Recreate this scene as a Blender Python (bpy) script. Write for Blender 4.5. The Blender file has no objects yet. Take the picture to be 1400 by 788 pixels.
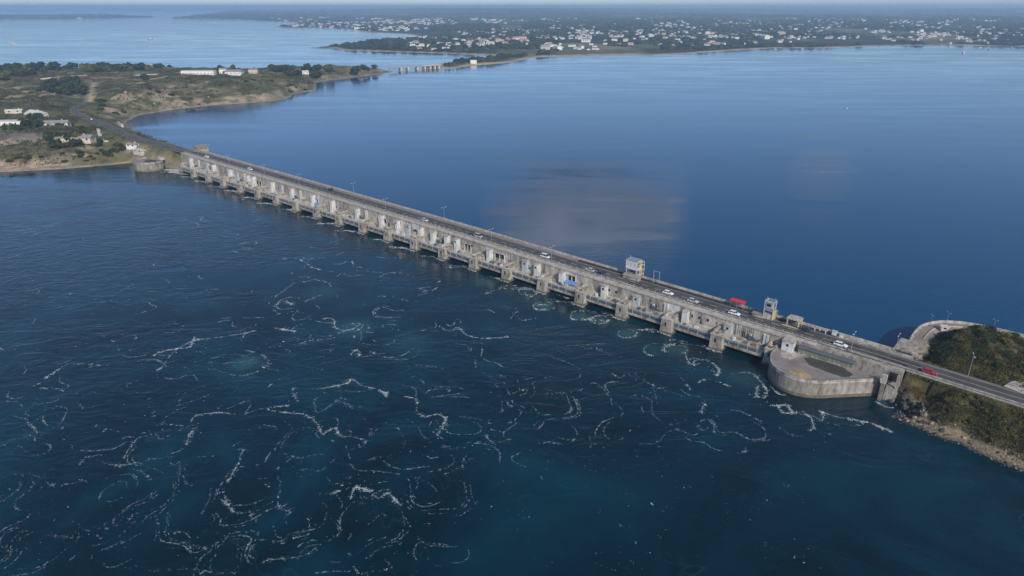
import bpy, math, random
import numpy as np
from mathutils import Vector, Matrix
rnd = random.Random(7)
C = bpy.context.scene.collection
sc = bpy.context.scene
# ------------------------------------------------------------------ camera, sky, sun
CAMH, FPX, V0 = 115.0, 933.0, 9.0
PITCH = math.atan((394 - V0) / FPX)
cam = bpy.data.objects.new('camera', bpy.data.cameras.new('camera')); C.objects.link(cam)
cam.location = (0, 0, CAMH); cam.rotation_euler = (math.pi / 2 - PITCH, 0, 0)
cam.data.sensor_width = 36; cam.data.lens = 36 * FPX / 1400
cam.data.clip_start = 1; cam.data.clip_end = 250000
sc.camera = cam
SUN = Vector((0.32, -0.947, 0)).normalized(); SUN_EL = math.radians(34)
SUN = Vector((SUN.x * math.cos(SUN_EL), SUN.y * math.cos(SUN_EL), math.sin(SUN_EL)))
w = bpy.data.worlds.new('World'); sc.world = w; w.use_nodes = True
sky = w.node_tree.nodes.new('ShaderNodeTexSky'); sky.sky_type = 'NISHITA'; sky.sun_disc = False
sky.sun_elevation = SUN_EL; sky.sun_rotation = math.atan2(SUN.x, SUN.y)
sky.altitude = 100; sky.air_density = 0.62; sky.dust_density = 0.8; sky.ozone_density = 3.4
bg = w.node_tree.nodes['Background']; bg.inputs[1].default_value = 0.148
w.node_tree.links.new(sky.outputs[0], bg.inputs[0])
sun = bpy.data.objects.new('sun', bpy.data.lights.new('sun', 'SUN')); C.objects.link(sun)
sun.data.energy = 3.7; sun.data.angle = math.radians(0.6); sun.data.color = (1, 0.93, 0.83)
sun.rotation_euler = SUN.to_track_quat('Z', 'Y').to_euler(); sun.location = (0, 0, 400)
sc.view_settings.view_transform = 'Standard'; sc.view_settings.look = 'None'
sc.view_settings.exposure = 0.0; sc.view_settings.gamma = 1.0
sc.render.engine = 'CYCLES'
sc.cycles.use_denoising = True
sc.cycles.max_bounces = 10; sc.cycles.volume_bounces = 8; sc.cycles.diffuse_bounces = 3
sc.cycles.glossy_bounces = 3; sc.cycles.transparent_max_bounces = 8

# ------------------------------------------------------------------ frames
O = np.array([74.5109, 218.8890]); ES = np.array([0.750984, -0.660320]); ET = np.array([0.660320, 0.750984])
DAMROT = math.atan2(ES[1], ES[0])
def W(s, t, z=0.0):
    q = O + ES * s + ET * t; return (float(q[0]), float(q[1]), float(z))
def ray(u, v):
    k = (v - 394) / FPX; cp, sp = math.cos(PITCH), math.sin(PITCH)
    return np.array([(u - 700) / FPX, cp - k * sp, -sp - k * cp])
def at(u, v, z=0.0):                      # photo sight-line meets the level z
    d = ray(u, v); k = (z - CAMH) / d[2]
    return np.array([k * d[0], k * d[1], z])
def st(x, y):
    d = np.array([x, y]) - O; return float(d @ ES), float(d @ ET)
def zt(s): return float(np.interp(-s, [-100, 0, 75, 155, 300, 420, 520], [9.7, 9.7, 10.4, 11.3, 11.8, 11.9, 11.9]))
def wt(s): return float(np.interp(-s, [-130, -45, 0, 300, 450, 520], [2.4, 6.6, 7.2, 8.9, 9.5, 9.7]))

# ------------------------------------------------------------------ materials
def nodes(name):
    m = bpy.data.materials.new(name); m.use_nodes = True
    nt = m.node_tree; return m, nt, nt.nodes['Principled BSDF']
def N(nt, kind, **kw):
    n = nt.nodes.new(kind)
    for k, v in kw.items():
        if hasattr(n, k): setattr(n, k, v)
        else: n.inputs[k].default_value = v
    return n
def ramp(nt, src, stops):
    r = nt.nodes.new('ShaderNodeValToRGB'); e = r.color_ramp.elements
    while len(e) < len(stops): e.new(0.5)
    for el, (p, c) in zip(e, stops):
        el.position = p; el.color = (*c, 1) if len(c) == 3 else c
    nt.links.new(src, r.inputs[0]); return r
def sh(c, k): return tuple(min(1, x * k) for x in c)
def simple(name, col, rough=0.7, scale=0.6, var=0.25, bump=0.0, metal=0.0, streak=0.0, coords='Object', bumpscale=None, spec=0.4):
    m, nt, b = nodes(name); L = nt.links.new
    tc = N(nt, 'ShaderNodeTexCoord')
    n1 = N(nt, 'ShaderNodeTexNoise', Scale=scale, Detail=6.0, Roughness=0.65); L(tc.outputs[coords], n1.inputs['Vector'])
    r = ramp(nt, n1.outputs['Fac'], [(0.28, sh(col, 1 - var)), (0.5, col), (0.72, sh(col, 1 + var))])
    out = r.outputs[0]
    if streak:
        mp = N(nt, 'ShaderNodeMapping'); mp.inputs['Scale'].default_value = (0.45, 0.45, 0.16); L(tc.outputs[coords], mp.inputs['Vector'])
        n2 = N(nt, 'ShaderNodeTexNoise', Scale=1.6, Detail=5.0, Roughness=0.7); L(mp.outputs[0], n2.inputs['Vector'])
        r2 = ramp(nt, n2.outputs['Fac'], [(0.36, (1 - streak, 1 - streak * 1.04, 1 - streak * 1.1)), (0.58, (1, 1, 1))])
        mx = N(nt, 'ShaderNodeMixRGB', blend_type='MULTIPLY'); mx.inputs[0].default_value = 1
        L(out, mx.inputs[1]); L(r2.outputs[0], mx.inputs[2]); out = mx.outputs[0]
    L(out, b.inputs['Base Color'])
    b.inputs['Roughness'].default_value = rough; b.inputs['Metallic'].default_value = metal
    b.inputs['Specular IOR Level'].default_value = spec
    if bump:
        n3 = N(nt, 'ShaderNodeTexNoise', Scale=bumpscale or scale * 4, Detail=5.0); L(tc.outputs[coords], n3.inputs['Vector'])
        bp = N(nt, 'ShaderNodeBump', Strength=min(1, bump), Distance=0.15); L(n3.outputs['Fac'], bp.inputs['Height']); L(bp.outputs[0], b.inputs['Normal'])
    return m
M = {}
M['concrete'] = simple('concrete', (0.375, 0.345, 0.30), 0.9, 0.3, 0.32, 0.4, streak=0.58)
M['concrete_pale'] = simple('concrete_pale', (0.47, 0.435, 0.385), 0.9, 0.35, 0.26, 0.3, streak=0.48)
M['concrete_dark'] = simple('concrete_dark', (0.20, 0.19, 0.17), 0.9, 0.35, 0.25, 0.4, streak=0.35)
M['white_paint'] = simple('white_paint', (0.62, 0.62, 0.61), 0.6, 0.5, 0.12, streak=0.3)
M['whitewash'] = simple('whitewash', (0.56, 0.55, 0.53), 0.85, 0.3, 0.15, streak=0.3)
M['grey_paint'] = simple('grey_paint', (0.42, 0.45, 0.48), 0.6, 0.5, 0.12, streak=0.2)
M['blue_steel'] = simple('blue_steel', (0.075, 0.10, 0.13), 0.6, 0.5, 0.25)
M['galv'] = simple('galvanised_steel', (0.42, 0.44, 0.46), 0.45, 2.0, 0.1, metal=0.6)
M['asphalt'] = simple('asphalt', (0.075, 0.072, 0.07), 0.9, 0.12, 0.3, 0.2)
M['asphalt_dark'] = simple('asphalt_dark', (0.032, 0.03, 0.03), 0.95, 0.3, 0.35, 0.3)
M['line_white'] = simple('line_white', (0.62, 0.62, 0.58), 0.8, 1.2, 0.25)
M['line_yellow'] = simple('line_yellow', (0.55, 0.47, 0.28), 0.8, 1.2, 0.25)
M['glass'] = simple('dark_glass', (0.02, 0.025, 0.03), 0.12, 1, 0.1, spec=0.6)
M['hole'] = simple('dark_opening', (0.018, 0.018, 0.02), 0.9, 1, 0.2)  # near-black of openings and of the shade panels under the walkways
M['rust'] = simple('rust', (0.22, 0.12, 0.06), 0.9, 0.9, 0.4)
M['tarp'] = simple('blue_tarp', (0.12, 0.25, 0.50), 0.6, 0.8, 0.2)
M['red'] = simple('red_canvas', (0.55, 0.04, 0.03), 0.6, 0.8, 0.15)
M['yellow_beige'] = simple('beige_paint', (0.55, 0.46, 0.26), 0.7, 0.8, 0.2)
M['tyre'] = simple('tyre_rubber', (0.02, 0.02, 0.02), 0.9, 3, 0.1)
M['rim'] = simple('wheel_rim', (0.4, 0.4, 0.42), 0.35, 3, 0.1, metal=0.7)
M['lamp_glass'] = simple('lamp_lens', (0.75, 0.75, 0.72), 0.25, 3, 0.05)
M['tail'] = simple('tail_lens', (0.35, 0.02, 0.02), 0.3, 3, 0.05)
M['bark'] = simple('bark', (0.10, 0.075, 0.05), 0.95, 3, 0.3)
M['dirt'] = simple('dirt', (0.33, 0.26, 0.17), 0.95, 0.25, 0.3, 0.5)
M['tar_stain'] = simple('dark_ground', (0.055, 0.052, 0.048), 0.95, 0.25, 0.4, 0.3)
M['deck_ground'] = simple('deck_ground', (0.23, 0.20, 0.18), 0.95, 0.2, 0.28, 0.3)
M['rock_tan'] = simple('rock_tan', (0.30, 0.225, 0.15), 0.95, 0.7, 0.5, 0.8)
M['rock_grey'] = simple('rock_grey', (0.22, 0.198, 0.175), 0.95, 0.8, 0.5, 0.8)
M['rock_dark'] = simple('rock_dark', (0.062, 0.057, 0.053), 0.95, 0.8, 0.5, 0.8)
M['green_glass'] = simple('green_glazing', (0.17, 0.20, 0.15), 0.35, 0.6, 0.2)
M['roof_grey'] = simple('roof_grey', (0.25, 0.235, 0.225), 0.9, 0.4, 0.2)
M['roof_slate'] = simple('roof_slate', (0.10, 0.105, 0.115), 0.7, 0.4, 0.2)
M['roof_tile'] = simple('roof_tile', (0.30, 0.19, 0.155), 0.9, 0.4, 0.2)
M['roof_pale'] = simple('roof_pale', (0.56, 0.53, 0.49), 0.8, 0.4, 0.15)
M['render_white'] = simple('render_white', (0.74, 0.71, 0.66), 0.85, 0.3, 0.08)
M['render_cream'] = simple('render_cream', (0.56, 0.48, 0.38), 0.85, 0.3, 0.12)
def leaf_mat(name, dark, light):
    m, nt, b = nodes(name); L = nt.links.new
    oi = N(nt, 'ShaderNodeObjectInfo'); tc = N(nt, 'ShaderNodeTexCoord')
    n1 = N(nt, 'ShaderNodeTexNoise', Scale=0.55, Detail=3.0); L(tc.outputs['Object'], n1.inputs['Vector'])
    g = N(nt, 'ShaderNodeNewGeometry')
    a = N(nt, 'ShaderNodeMath', operation='MULTIPLY_ADD'); a.inputs[1].default_value = 0.5; L(oi.outputs['Random'], a.inputs[0])
    a2 = N(nt, 'ShaderNodeMath', operation='MULTIPLY'); a2.inputs[1].default_value = 0.28; L(g.outputs['Random Per Island'], a2.inputs[0])
    s = N(nt, 'ShaderNodeMath', operation='ADD'); L(a2.outputs[0], a.inputs[2]); L(a.outputs[0], s.inputs[0])
    a3 = N(nt, 'ShaderNodeMath', operation='MULTIPLY'); a3.inputs[1].default_value = 0.4; L(n1.outputs['Fac'], a3.inputs[0]); L(a3.outputs[0], s.inputs[1])
    r = ramp(nt, s.outputs[0], [(0.15, dark), (0.95, light)]); L(r.outputs[0], b.inputs['Base Color'])
    b.inputs['Roughness'].default_value = 0.75; b.inputs['Specular IOR Level'].default_value = 0.25
    return m
M['leaf_dark'] = leaf_mat('leaf_dark', (0.012, 0.022, 0.009), (0.05, 0.065, 0.022))
M['leaf_olive'] = leaf_mat('leaf_olive', (0.03, 0.034, 0.010), (0.165, 0.145, 0.034))
M['leaf_brown'] = leaf_mat('leaf_brown', (0.03, 0.025, 0.012), (0.115, 0.085, 0.036))
M['scrub'] = leaf_mat('scrub', (0.018, 0.022, 0.010), (0.095, 0.09, 0.04))
def attr_ground(name, scale, bump):
    m, nt, b = nodes(name); L = nt.links.new
    at_ = N(nt, 'ShaderNodeAttribute'); at_.attribute_name = 'ground'
    g = N(nt, 'ShaderNodeNewGeometry')
    n1 = N(nt, 'ShaderNodeTexNoise', Scale=scale, Detail=8.0, Roughness=0.7); L(g.outputs['Position'], n1.inputs['Vector'])
    r = ramp(nt, n1.outputs['Fac'], [(0.3, (0.42, 0.45, 0.42)), (0.5, (1, 1, 1)), (0.72, (1.0, 0.98, 0.9))])
    r.color_ramp.elements[2].color = (1.55, 1.45, 1.3, 1)
    mx = N(nt, 'ShaderNodeMixRGB', blend_type='MULTIPLY'); mx.inputs[0].default_value = 1
    L(at_.outputs['Color'], mx.inputs[1]); L(r.outputs[0], mx.inputs[2]); L(mx.outputs[0], b.inputs['Base Color'])
    b.inputs['Roughness'].default_value = 0.95; b.inputs['Specular IOR Level'].default_value = 0.15
    bp = N(nt, 'ShaderNodeBump', Strength=bump, Distance=1.0); L(n1.outputs['Fac'], bp.inputs['Height']); L(bp.outputs[0], b.inputs['Normal'])
    return m
M['ground_near'] = attr_ground('ground_near', 0.35, 0.7)
M['ground_left'] = attr_ground('ground_left', 0.11, 0.8)
M['ground_far'] = attr_ground('ground_far', 0.012, 0.3)
m, nt, b = nodes('foam_white'); b.inputs['Base Color'].default_value = (0.72, 0.76, 0.76, 1); b.inputs['Roughness'].default_value = 0.9; M['foam'] = m
tr = N(nt, 'ShaderNodeBsdfTransparent'); mx = N(nt, 'ShaderNodeMixShader'); mx.inputs[0].default_value = 0.6
nt.links.new(tr.outputs[0], mx.inputs[1]); nt.links.new(b.outputs[0], mx.inputs[2]); nt.links.new(mx.outputs[0], nt.nodes['Material Output'].inputs[0])
m, nt, b = nodes('foam_thin'); L = nt.links.new
b.inputs['Base Color'].default_value = (0.50, 0.60, 0.62, 1); b.inputs['Roughness'].default_value = 0.9
tr = N(nt, 'ShaderNodeBsdfTransparent'); mx = N(nt, 'ShaderNodeMixShader'); mx.inputs[0].default_value = 0.30
L(tr.outputs[0], mx.inputs[1]); L(b.outputs[0], mx.inputs[2]); L(mx.outputs[0], nt.nodes['Material Output'].inputs[0]); M['foam_thin'] = m
def paint(name, col):
    m, nt, b = nodes(name); b.inputs['Base Color'].default_value = (*col, 1); b.inputs['Roughness'].default_value = 0.28
    b.inputs['Coat Weight'].default_value = 0.6; b.inputs['Coat Roughness'].default_value = 0.08; return m

# ------------------------------------------------------------------ mesh helpers
class MB:
    def __init__(self): self.v = []; self.f = []; self.mi = []; self.cur = 0
    def add(self, vs, fs):
        o = len(self.v); self.v += [tuple(map(float, p)) for p in vs]
        self.f += [tuple(i + o for i in q) for q in fs]; self.mi += [self.cur] * len(fs); return self
    def box(self, x0, x1, y0, y1, z0, z1, taper=0.0, ty=None):
        t = taper; u = taper if ty is None else ty
        vs = [(x0, y0, z0), (x1, y0, z0), (x1, y1, z0), (x0, y1, z0), (x0 + t, y0 + u, z1), (x1 - t, y0 + u, z1), (x1 - t, y1 - u, z1), (x0 + t, y1 - u, z1)]
        return self.add(vs, [(0, 3, 2, 1), (4, 5, 6, 7), (0, 1, 5, 4), (1, 2, 6, 5), (2, 3, 7, 6), (3, 0, 4, 7)])
    def tube(self, pts, rad, n=6):
        pts = [Vector(p) for p in pts]; rs = rad if isinstance(rad, (list, tuple)) else [rad] * len(pts)
        vs = []
        for i, p in enumerate(pts):
            d = (pts[min(i + 1, len(pts) - 1)] - pts[max(i - 1, 0)]).normalized()
            a = d.orthogonal().normalized(); bb = d.cross(a)
            for k in range(n):
                q = 2 * math.pi * k / n; vs.append(p + (a * math.cos(q) + bb * math.sin(q)) * rs[i])
        fs = []
        for i in range(len(pts) - 1):
            for k in range(n):
                fs.append((i * n + k, i * n + (k + 1) % n, (i + 1) * n + (k + 1) % n, (i + 1) * n + k))
        fs.append(tuple(range(n - 1, -1, -1))); fs.append(tuple((len(pts) - 1) * n + k for k in range(n)))
        return self.add(vs, fs)
    def sweep(self, prof, path, closed=True):
        """prof: list of (a, b) across/up; path: list of fn (a,b)->xyz"""
        n = len(prof); vs = []
        for fn in path: vs += [fn(a, b) for a, b in prof]
        fs = []
        for i in range(len(path) - 1):
            for k in range(n if closed else n - 1):
                k2 = (k + 1) % n; fs.append((i * n + k, (i + 1) * n + k, (i + 1) * n + k2, i * n + k2))
        if closed:
            fs.append(tuple(range(n))); fs.append(tuple((len(path) - 1) * n + k for k in range(n - 1, -1, -1)))
        return self.add(vs, fs)
    def mesh(self, name, mats):
        me = bpy.data.meshes.new(name); me.from_pydata(self.v, [], self.f); me.validate()
        for mm in (mats if isinstance(mats, (list, tuple)) else [mats]): me.materials.append(mm)
        if len(self.mi) == len(me.polygons): me.polygons.foreach_set('material_index', self.mi)
        fixn(me); return me
    def build(self, name, mats, parent=None, kind=None):
        o = bpy.data.objects.new(name, self.mesh(name, mats)); C.objects.link(o); o.parent = parent
        if kind: o['kind'] = kind
        return o
import bmesh
def fixn(me):
    bm = bmesh.new(); bm.from_mesh(me); bmesh.ops.recalc_face_normals(bm, faces=bm.faces); bm.to_mesh(me); bm.free()
def npmesh(name, V, F, mats, smooth=False, mi=None):
    """V (n,3), F (m,k) constant k"""
    me = bpy.data.meshes.new(name); V = np.asarray(V, np.float32); F = np.asarray(F, np.int32); k = F.shape[1]
    me.vertices.add(len(V)); me.vertices.foreach_set('co', V.ravel())
    me.loops.add(F.size); me.loops.foreach_set('vertex_index', F.ravel())
    me.polygons.add(len(F)); me.polygons.foreach_set('loop_start', np.arange(0, F.size, k, dtype=np.int32))
    me.polygons.foreach_set('loop_total', np.full(len(F), k, np.int32))
    for mm in (mats if isinstance(mats, (list, tuple)) else [mats]): me.materials.append(mm)
    if mi is not None: me.polygons.foreach_set('material_index', np.asarray(mi, np.int32))
    me.polygons.foreach_set('use_smooth', np.full(len(F), smooth)); me.update(calc_edges=True); return me
def tag(o, label=None, cat=None, group=None, kind=None):
    if label: o['label'] = label
    if cat: o['category'] = cat
    if group: o['group'] = group
    if kind: o['kind'] = kind
    return o
def thing(name, label, cat, loc=(0, 0, 0), rz=0.0, group=None):
    o = bpy.data.objects.new(name, None); C.objects.link(o); o.location = loc; o.rotation_euler = (0, 0, rz); o.empty_display_size = 0.5
    return tag(o, label, cat, group)
def obj(name, me, parent=None, loc=(0, 0, 0), rz=0.0, scale=None):
    o = bpy.data.objects.new(name, me); C.objects.link(o); o.parent = parent; o.location = loc; o.rotation_euler = (0, 0, rz)
    if scale is not None: o.scale = scale if isinstance(scale, (tuple, list)) else (scale,) * 3
    return o
def copy_tree(o, parent=None):
    c = o.copy(); C.objects.link(c); c.parent = parent
    for ch in o.children: copy_tree(ch, c)
    return c
def color_attr(me, cols, name='ground'):
    a = me.color_attributes.new(name, 'FLOAT_COLOR', 'POINT')
    a.data.foreach_set('color', np.concatenate([np.asarray(cols, np.float32), np.ones((len(cols), 1), np.float32)], 1).ravel())
# numpy noise
def _h(ix, iy, seed):
    n = (ix * 374761393 + iy * 668265263 + seed * 982451653) & 0x7fffffff
    n = ((n ^ (n >> 13)) * 1274126177) & 0x7fffffff
    return ((n ^ (n >> 16)) & 0xffff) / 65535.0
def vnoise(x, y, seed=0):
    x = np.asarray(x, float); y = np.asarray(y, float)
    ix = np.floor(x).astype(np.int64); iy = np.floor(y).astype(np.int64); fx = x - ix; fy = y - iy
    fx = fx * fx * (3 - 2 * fx); fy = fy * fy * (3 - 2 * fy)
    return (_h(ix, iy, seed) * (1 - fx) + _h(ix + 1, iy, seed) * fx) * (1 - fy) + (_h(ix, iy + 1, seed) * (1 - fx) + _h(ix + 1, iy + 1, seed) * fx) * fy
def fbm(x, y, seed=0, oct=4):
    s = 0; a = 0.5; x = np.asarray(x, float); y = np.asarray(y, float)
    for i in range(oct): s = s + a * vnoise(x, y, seed + i * 17); x = x * 2.03 + 5.1; y = y * 2.03 + 9.7; a *= 0.5
    return s / (1 - 0.5 ** oct)
def smooth(x): x = np.clip(x, 0, 1); return x * x * (3 - 2 * x)
def seg_dist(X, Y, pts):
    best = np.full(np.shape(X), 1e18); par = np.zeros(np.shape(X))
    for i in range(len(pts) - 1):
        ax, ay = pts[i][:2]; bx, by = pts[i + 1][:2]; dx, dy = bx - ax, by - ay; l2 = dx * dx + dy * dy + 1e-9
        t = np.clip(((X - ax) * dx + (Y - ay) * dy) / l2, 0, 1)
        d = (X - ax - t * dx) ** 2 + (Y - ay - t * dy) ** 2
        k = d < best; best = np.where(k, d, best); par = np.where(k, i + t, par)
    return np.sqrt(best), par
def sdf(X, Y, poly):
    P = list(poly) + [poly[0]]; d, _ = seg_dist(X, Y, P); ins = np.zeros(np.shape(X), bool)
    for i in range(len(poly)):
        ax, ay = P[i]; bx, by = P[i + 1]
        c = ((ay > Y) != (by > Y)); xx = ax + (Y - ay) * (bx - ax) / ((by - ay) if by != ay else 1e-9)
        ins ^= c & (X < xx)
    return np.where(ins, d, -d)
def grid_mesh(name, X, Y, Z, mat, cols=None, keep=None):
    nr, nc = X.shape; V = np.stack([X, Y, Z], -1).reshape(-1, 3)
    I = np.arange(nr * nc).reshape(nr, nc)
    F = np.stack([I[:-1, :-1], I[:-1, 1:], I[1:, 1:], I[1:, :-1]], -1).reshape(-1, 4)
    if keep is not None:
        k = keep.reshape(-1); F = F[k[F].any(1)]
        used = np.unique(F); mp = np.full(len(V), -1); mp[used] = np.arange(len(used)); F = mp[F]; V = V[used]
        if cols is not None: cols = cols.reshape(-1, 3)[used]
    me = npmesh(name, V, F, mat, smooth=True)
    if cols is not None: color_attr(me, cols.reshape(-1, 3))
    return me

# ------------------------------------------------------------------ road courses
def dam_pt(s, off, dz=0.0): return W(s, wt(s) + off, zt(s) + dz)
ROADC = 7.7                               # road centre, metres behind the dam's face
left_px = [(262, 211.5), (240, 205), (212, 197), (180, 187), (150, 174), (125, 164), (106, 156.5), (101, 150), (108, 145), (122, 140)]
lroad = [tuple(at(u, v, z)) for (u, v), z in zip(left_px, [11.9, 11.9, 11.9, 11.9, 11.8, 11.9, 12.2, 12.6, 13.2, 14])]
road_pts = [dam_pt(s, ROADC) for s in range(135, -436, -9)]
last = road_pts[-1]
lr = [p for p in lroad if p[0] < last[0] - 12]
ctl = road_pts + lr
def catmull(pts, n=5):
    out = []
    for i in range(len(pts) - 1):
        p0, p1, p2, p3 = [np.array(pts[max(0, min(len(pts) - 1, k))]) for k in (i - 1, i, i + 1, i + 2)]
        for k in range(n):
            t = k / n; out.append(tuple(0.5 * (2 * p1 + (p2 - p0) * t + (2 * p0 - 5 * p1 + 4 * p2 - p3) * t * t + (3 * p1 - p0 - 3 * p2 + p3) * t ** 3)))
    out.append(tuple(pts[-1])); return out
ROAD = catmull(ctl, 3)
def path_fns(pts):
    fns = []
    for i, p in enumerate(pts):
        a = np.array(pts[max(0, i - 1)]); b_ = np.array(pts[min(len(pts) - 1, i + 1)]); d = b_ - a; d[2] = 0; d /= np.linalg.norm(d) + 1e-9
        n = np.array([d[1], -d[0], 0])
        fns.append(lambda u, v, p=np.array(p), n=n: tuple(p + n * u + np.array([0, 0, v])))
    return fns

# ------------------------------------------------------------------ water
vort = [(743, 418.6, 4.2, .9), (792.7, 431.8, 4.5, .8), (819, 437.6, 3.6, .9), (857, 456.6, 4, .9), (924, 478.5, 5, .6), (895, 478, 5, .4), (719.7, 398, 4, .7), (338, 496, 7, .8), (484, 447, 9, .6), (1210, 546, 3.5, .9), (560, 470, 10, .35), (730, 405, 10, .3), (860, 440, 10, .3), (1020, 520, 8, .35), (440, 400, 10, .4), (660, 385, 7, .4), (475, 300, 8, .4), (540, 322, 8, .4)]
xs = np.unique(np.concatenate([np.arange(-240, 180, 2.5), np.linspace(-60000, -240, 12), np.linspace(180, 60000, 12), np.arange(-600, -240, 12), np.arange(180, 400, 12)]))
ys = np.unique(np.concatenate([np.arange(90, 430, 2.5), np.linspace(-3000, 90, 6), np.linspace(430, 60000, 16), np.arange(430, 700, 12)]))
X, Y = np.meshgrid(xs, ys); A = np.zeros_like(X)
for u, v, r, k in vort:
    c = at(u, v); d = np.hypot(X - c[0], Y - c[1]); A = np.maximum(A, k * smooth(1.25 - d / r) * (0.45 + 0.8 * fbm(X * .25, Y * .25, 3)) * .8)
me = grid_mesh('water', X, Y, np.zeros_like(X), None)
me.materials.clear()
a = me.attributes.new('aeration', 'FLOAT', 'POINT'); a.data.foreach_set('value', A.ravel().astype(np.float32))
m, nt, b = nodes('sea_water'); L = nt.links.new
g = N(nt, 'ShaderNodeNewGeometry')
aer = N(nt, 'ShaderNodeAttribute'); aer.attribute_name = 'aeration'
dt = N(nt, 'ShaderNodeVectorMath', operation='DOT_PRODUCT'); dt.inputs[1].default_value = (ET[0], ET[1], 0); L(g.outputs['Position'], dt.inputs[0])
lag = N(nt, 'ShaderNodeMapRange'); off = float(O @ ET); lag.inputs[1].default_value = off + 6; lag.inputs[2].default_value = off + 12; L(dt.outputs['Value'], lag.inputs[0])
big = N(nt, 'ShaderNodeTexNoise', Scale=0.014, Detail=6.0, Distortion=2.6); L(g.outputs['Position'], big.inputs['Vector'])
seacol = ramp(nt, big.outputs['Fac'], [(0.32, (0.0003, 0.010, 0.015)), (0.5, (0.0004, 0.019, 0.032)), (0.7, (0.0010, 0.034, 0.054))])
lagcol = N(nt, 'ShaderNodeRGB'); lagcol.outputs[0].default_value = (0.0006, 0.045, 0.115, 1)
c1 = N(nt, 'ShaderNodeMixRGB'); L(lag.outputs[0], c1.inputs[0]); L(seacol.outputs[0], c1.inputs[1]); L(lagcol.outputs[0], c1.inputs[2])
def iso(scale, dist, wd):
    n_ = N(nt, 'ShaderNodeTexNoise', Scale=scale, Detail=3.0, Distortion=dist, Roughness=0.5); L(g.outputs['Position'], n_.inputs['Vector'])
    a_ = N(nt, 'ShaderNodeMath', operation='SUBTRACT'); L(n_.outputs['Fac'], a_.inputs[0]); a_.inputs[1].default_value = 0.5
    b_ = N(nt, 'ShaderNodeMath', operation='ABSOLUTE'); L(a_.outputs[0], b_.inputs[0])
    r_ = N(nt, 'ShaderNodeMapRange'); L(b_.outputs[0], r_.inputs[0]); r_.inputs[1].default_value = 0; r_.inputs[2].default_value = wd; r_.inputs[3].default_value = 1; r_.inputs[4].default_value = 0
    return r_.outputs[0]
i1 = iso(0.022, 2.4, 0.012); msk = N(nt, 'ShaderNodeTexNoise', Scale=0.03, Detail=4.0, Distortion=1.0); L(g.outputs['Position'], msk.inputs['Vector'])
mr = N(nt, 'ShaderNodeMapRange'); L(msk.outputs['Fac'], mr.inputs[0]); mr.inputs[1].default_value = .47; mr.inputs[2].default_value = .68; mr.inputs[3].default_value = 0; mr.inputs[4].default_value = .16
mm = N(nt, 'ShaderNodeMath', operation='MULTIPLY'); L(i1, mm.inputs[0]); L(mr.outputs[0], mm.inputs[1])
inv = N(nt, 'ShaderNodeMath', operation='SUBTRACT'); inv.inputs[0].default_value = 1; L(lag.outputs[0], inv.inputs[1])
mm2 = N(nt, 'ShaderNodeMath', operation='MULTIPLY'); L(mm.outputs[0], mm2.inputs[0]); L(inv.outputs[0], mm2.inputs[1])
c1b = N(nt, 'ShaderNodeMixRGB'); L(mm2.outputs[0], c1b.inputs[0]); L(c1.outputs[0], c1b.inputs[1]); c1b.inputs[2].default_value = (0.06, 0.13, 0.16, 1); c1 = c1b
c2 = N(nt, 'ShaderNodeMixRGB'); L(aer.outputs['Fac'], c2.inputs[0]); L(c1.outputs[0], c2.inputs[1]); c2.inputs[2].default_value = (0.028, 0.115, 0.12, 1)
L(c2.outputs[0], b.inputs['Base Color']); b.inputs['IOR'].default_value = 1.333; b.inputs['Roughness'].default_value = 0.09
def wav(scale, sx, sy, detail, dist, rot=0.0):
    mp = N(nt, 'ShaderNodeMapping'); mp.inputs['Scale'].default_value = (sx, sy, 1); mp.inputs['Rotation'].default_value = (0, 0, rot); L(g.outputs['Position'], mp.inputs['Vector'])
    n = N(nt, 'ShaderNodeTexNoise', Scale=scale, Detail=detail, Distortion=dist, Roughness=0.6); L(mp.outputs[0], n.inputs['Vector']); return n.outputs['Fac']
def madd(a_, k, b_=None):
    n = N(nt, 'ShaderNodeMath', operation='MULTIPLY_ADD'); L(a_, n.inputs[0]); n.inputs[1].default_value = k
    if b_ is not None: L(b_, n.inputs[2])
    else: n.inputs[2].default_value = 0
    return n.outputs[0]
seaH = madd(wav(0.55, 0.55, 1, 4, 0.5, 0.2), 0.6, madd(wav(0.06, 1, 1.7, 3.5, 2.4), 2.2))
lagH = madd(wav(0.42, 0.45, 1, 4, 0.3, 0.1), 0.40)
hm = N(nt, 'ShaderNodeMixRGB'); L(lag.outputs[0], hm.inputs[0]); L(seaH, hm.inputs[1]); L(lagH, hm.inputs[2])
slick = ramp(nt, wav(0.011, 0.22, 1.5, 4, 1.6, -0.12), [(0.48, (1, 1, 1)), (0.60, (0.16, 0.16, 0.16))])
bpn = N(nt, 'ShaderNodeBump', Distance=0.55); L(hm.outputs[0], bpn.inputs['Height'])
smul = N(nt, 'ShaderNodeMath', operation='MULTIPLY'); L(slick.outputs[0], smul.inputs[0]); smul.inputs[1].default_value = 0.30; L(smul.outputs[0], bpn.inputs['Strength'])
L(bpn.outputs[0], b.inputs['Normal'])
rgh = N(nt, 'ShaderNodeMapRange'); L(slick.outputs[0], rgh.inputs[0]); rgh.inputs[1].default_value = .16; rgh.inputs[2].default_value = 1; rgh.inputs[3].default_value = .03; rgh.inputs[4].default_value = .15; L(rgh.outputs[0], b.inputs['Roughness'])
me.materials.append(m); o = obj('water', me); o['kind'] = 'structure'

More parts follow.
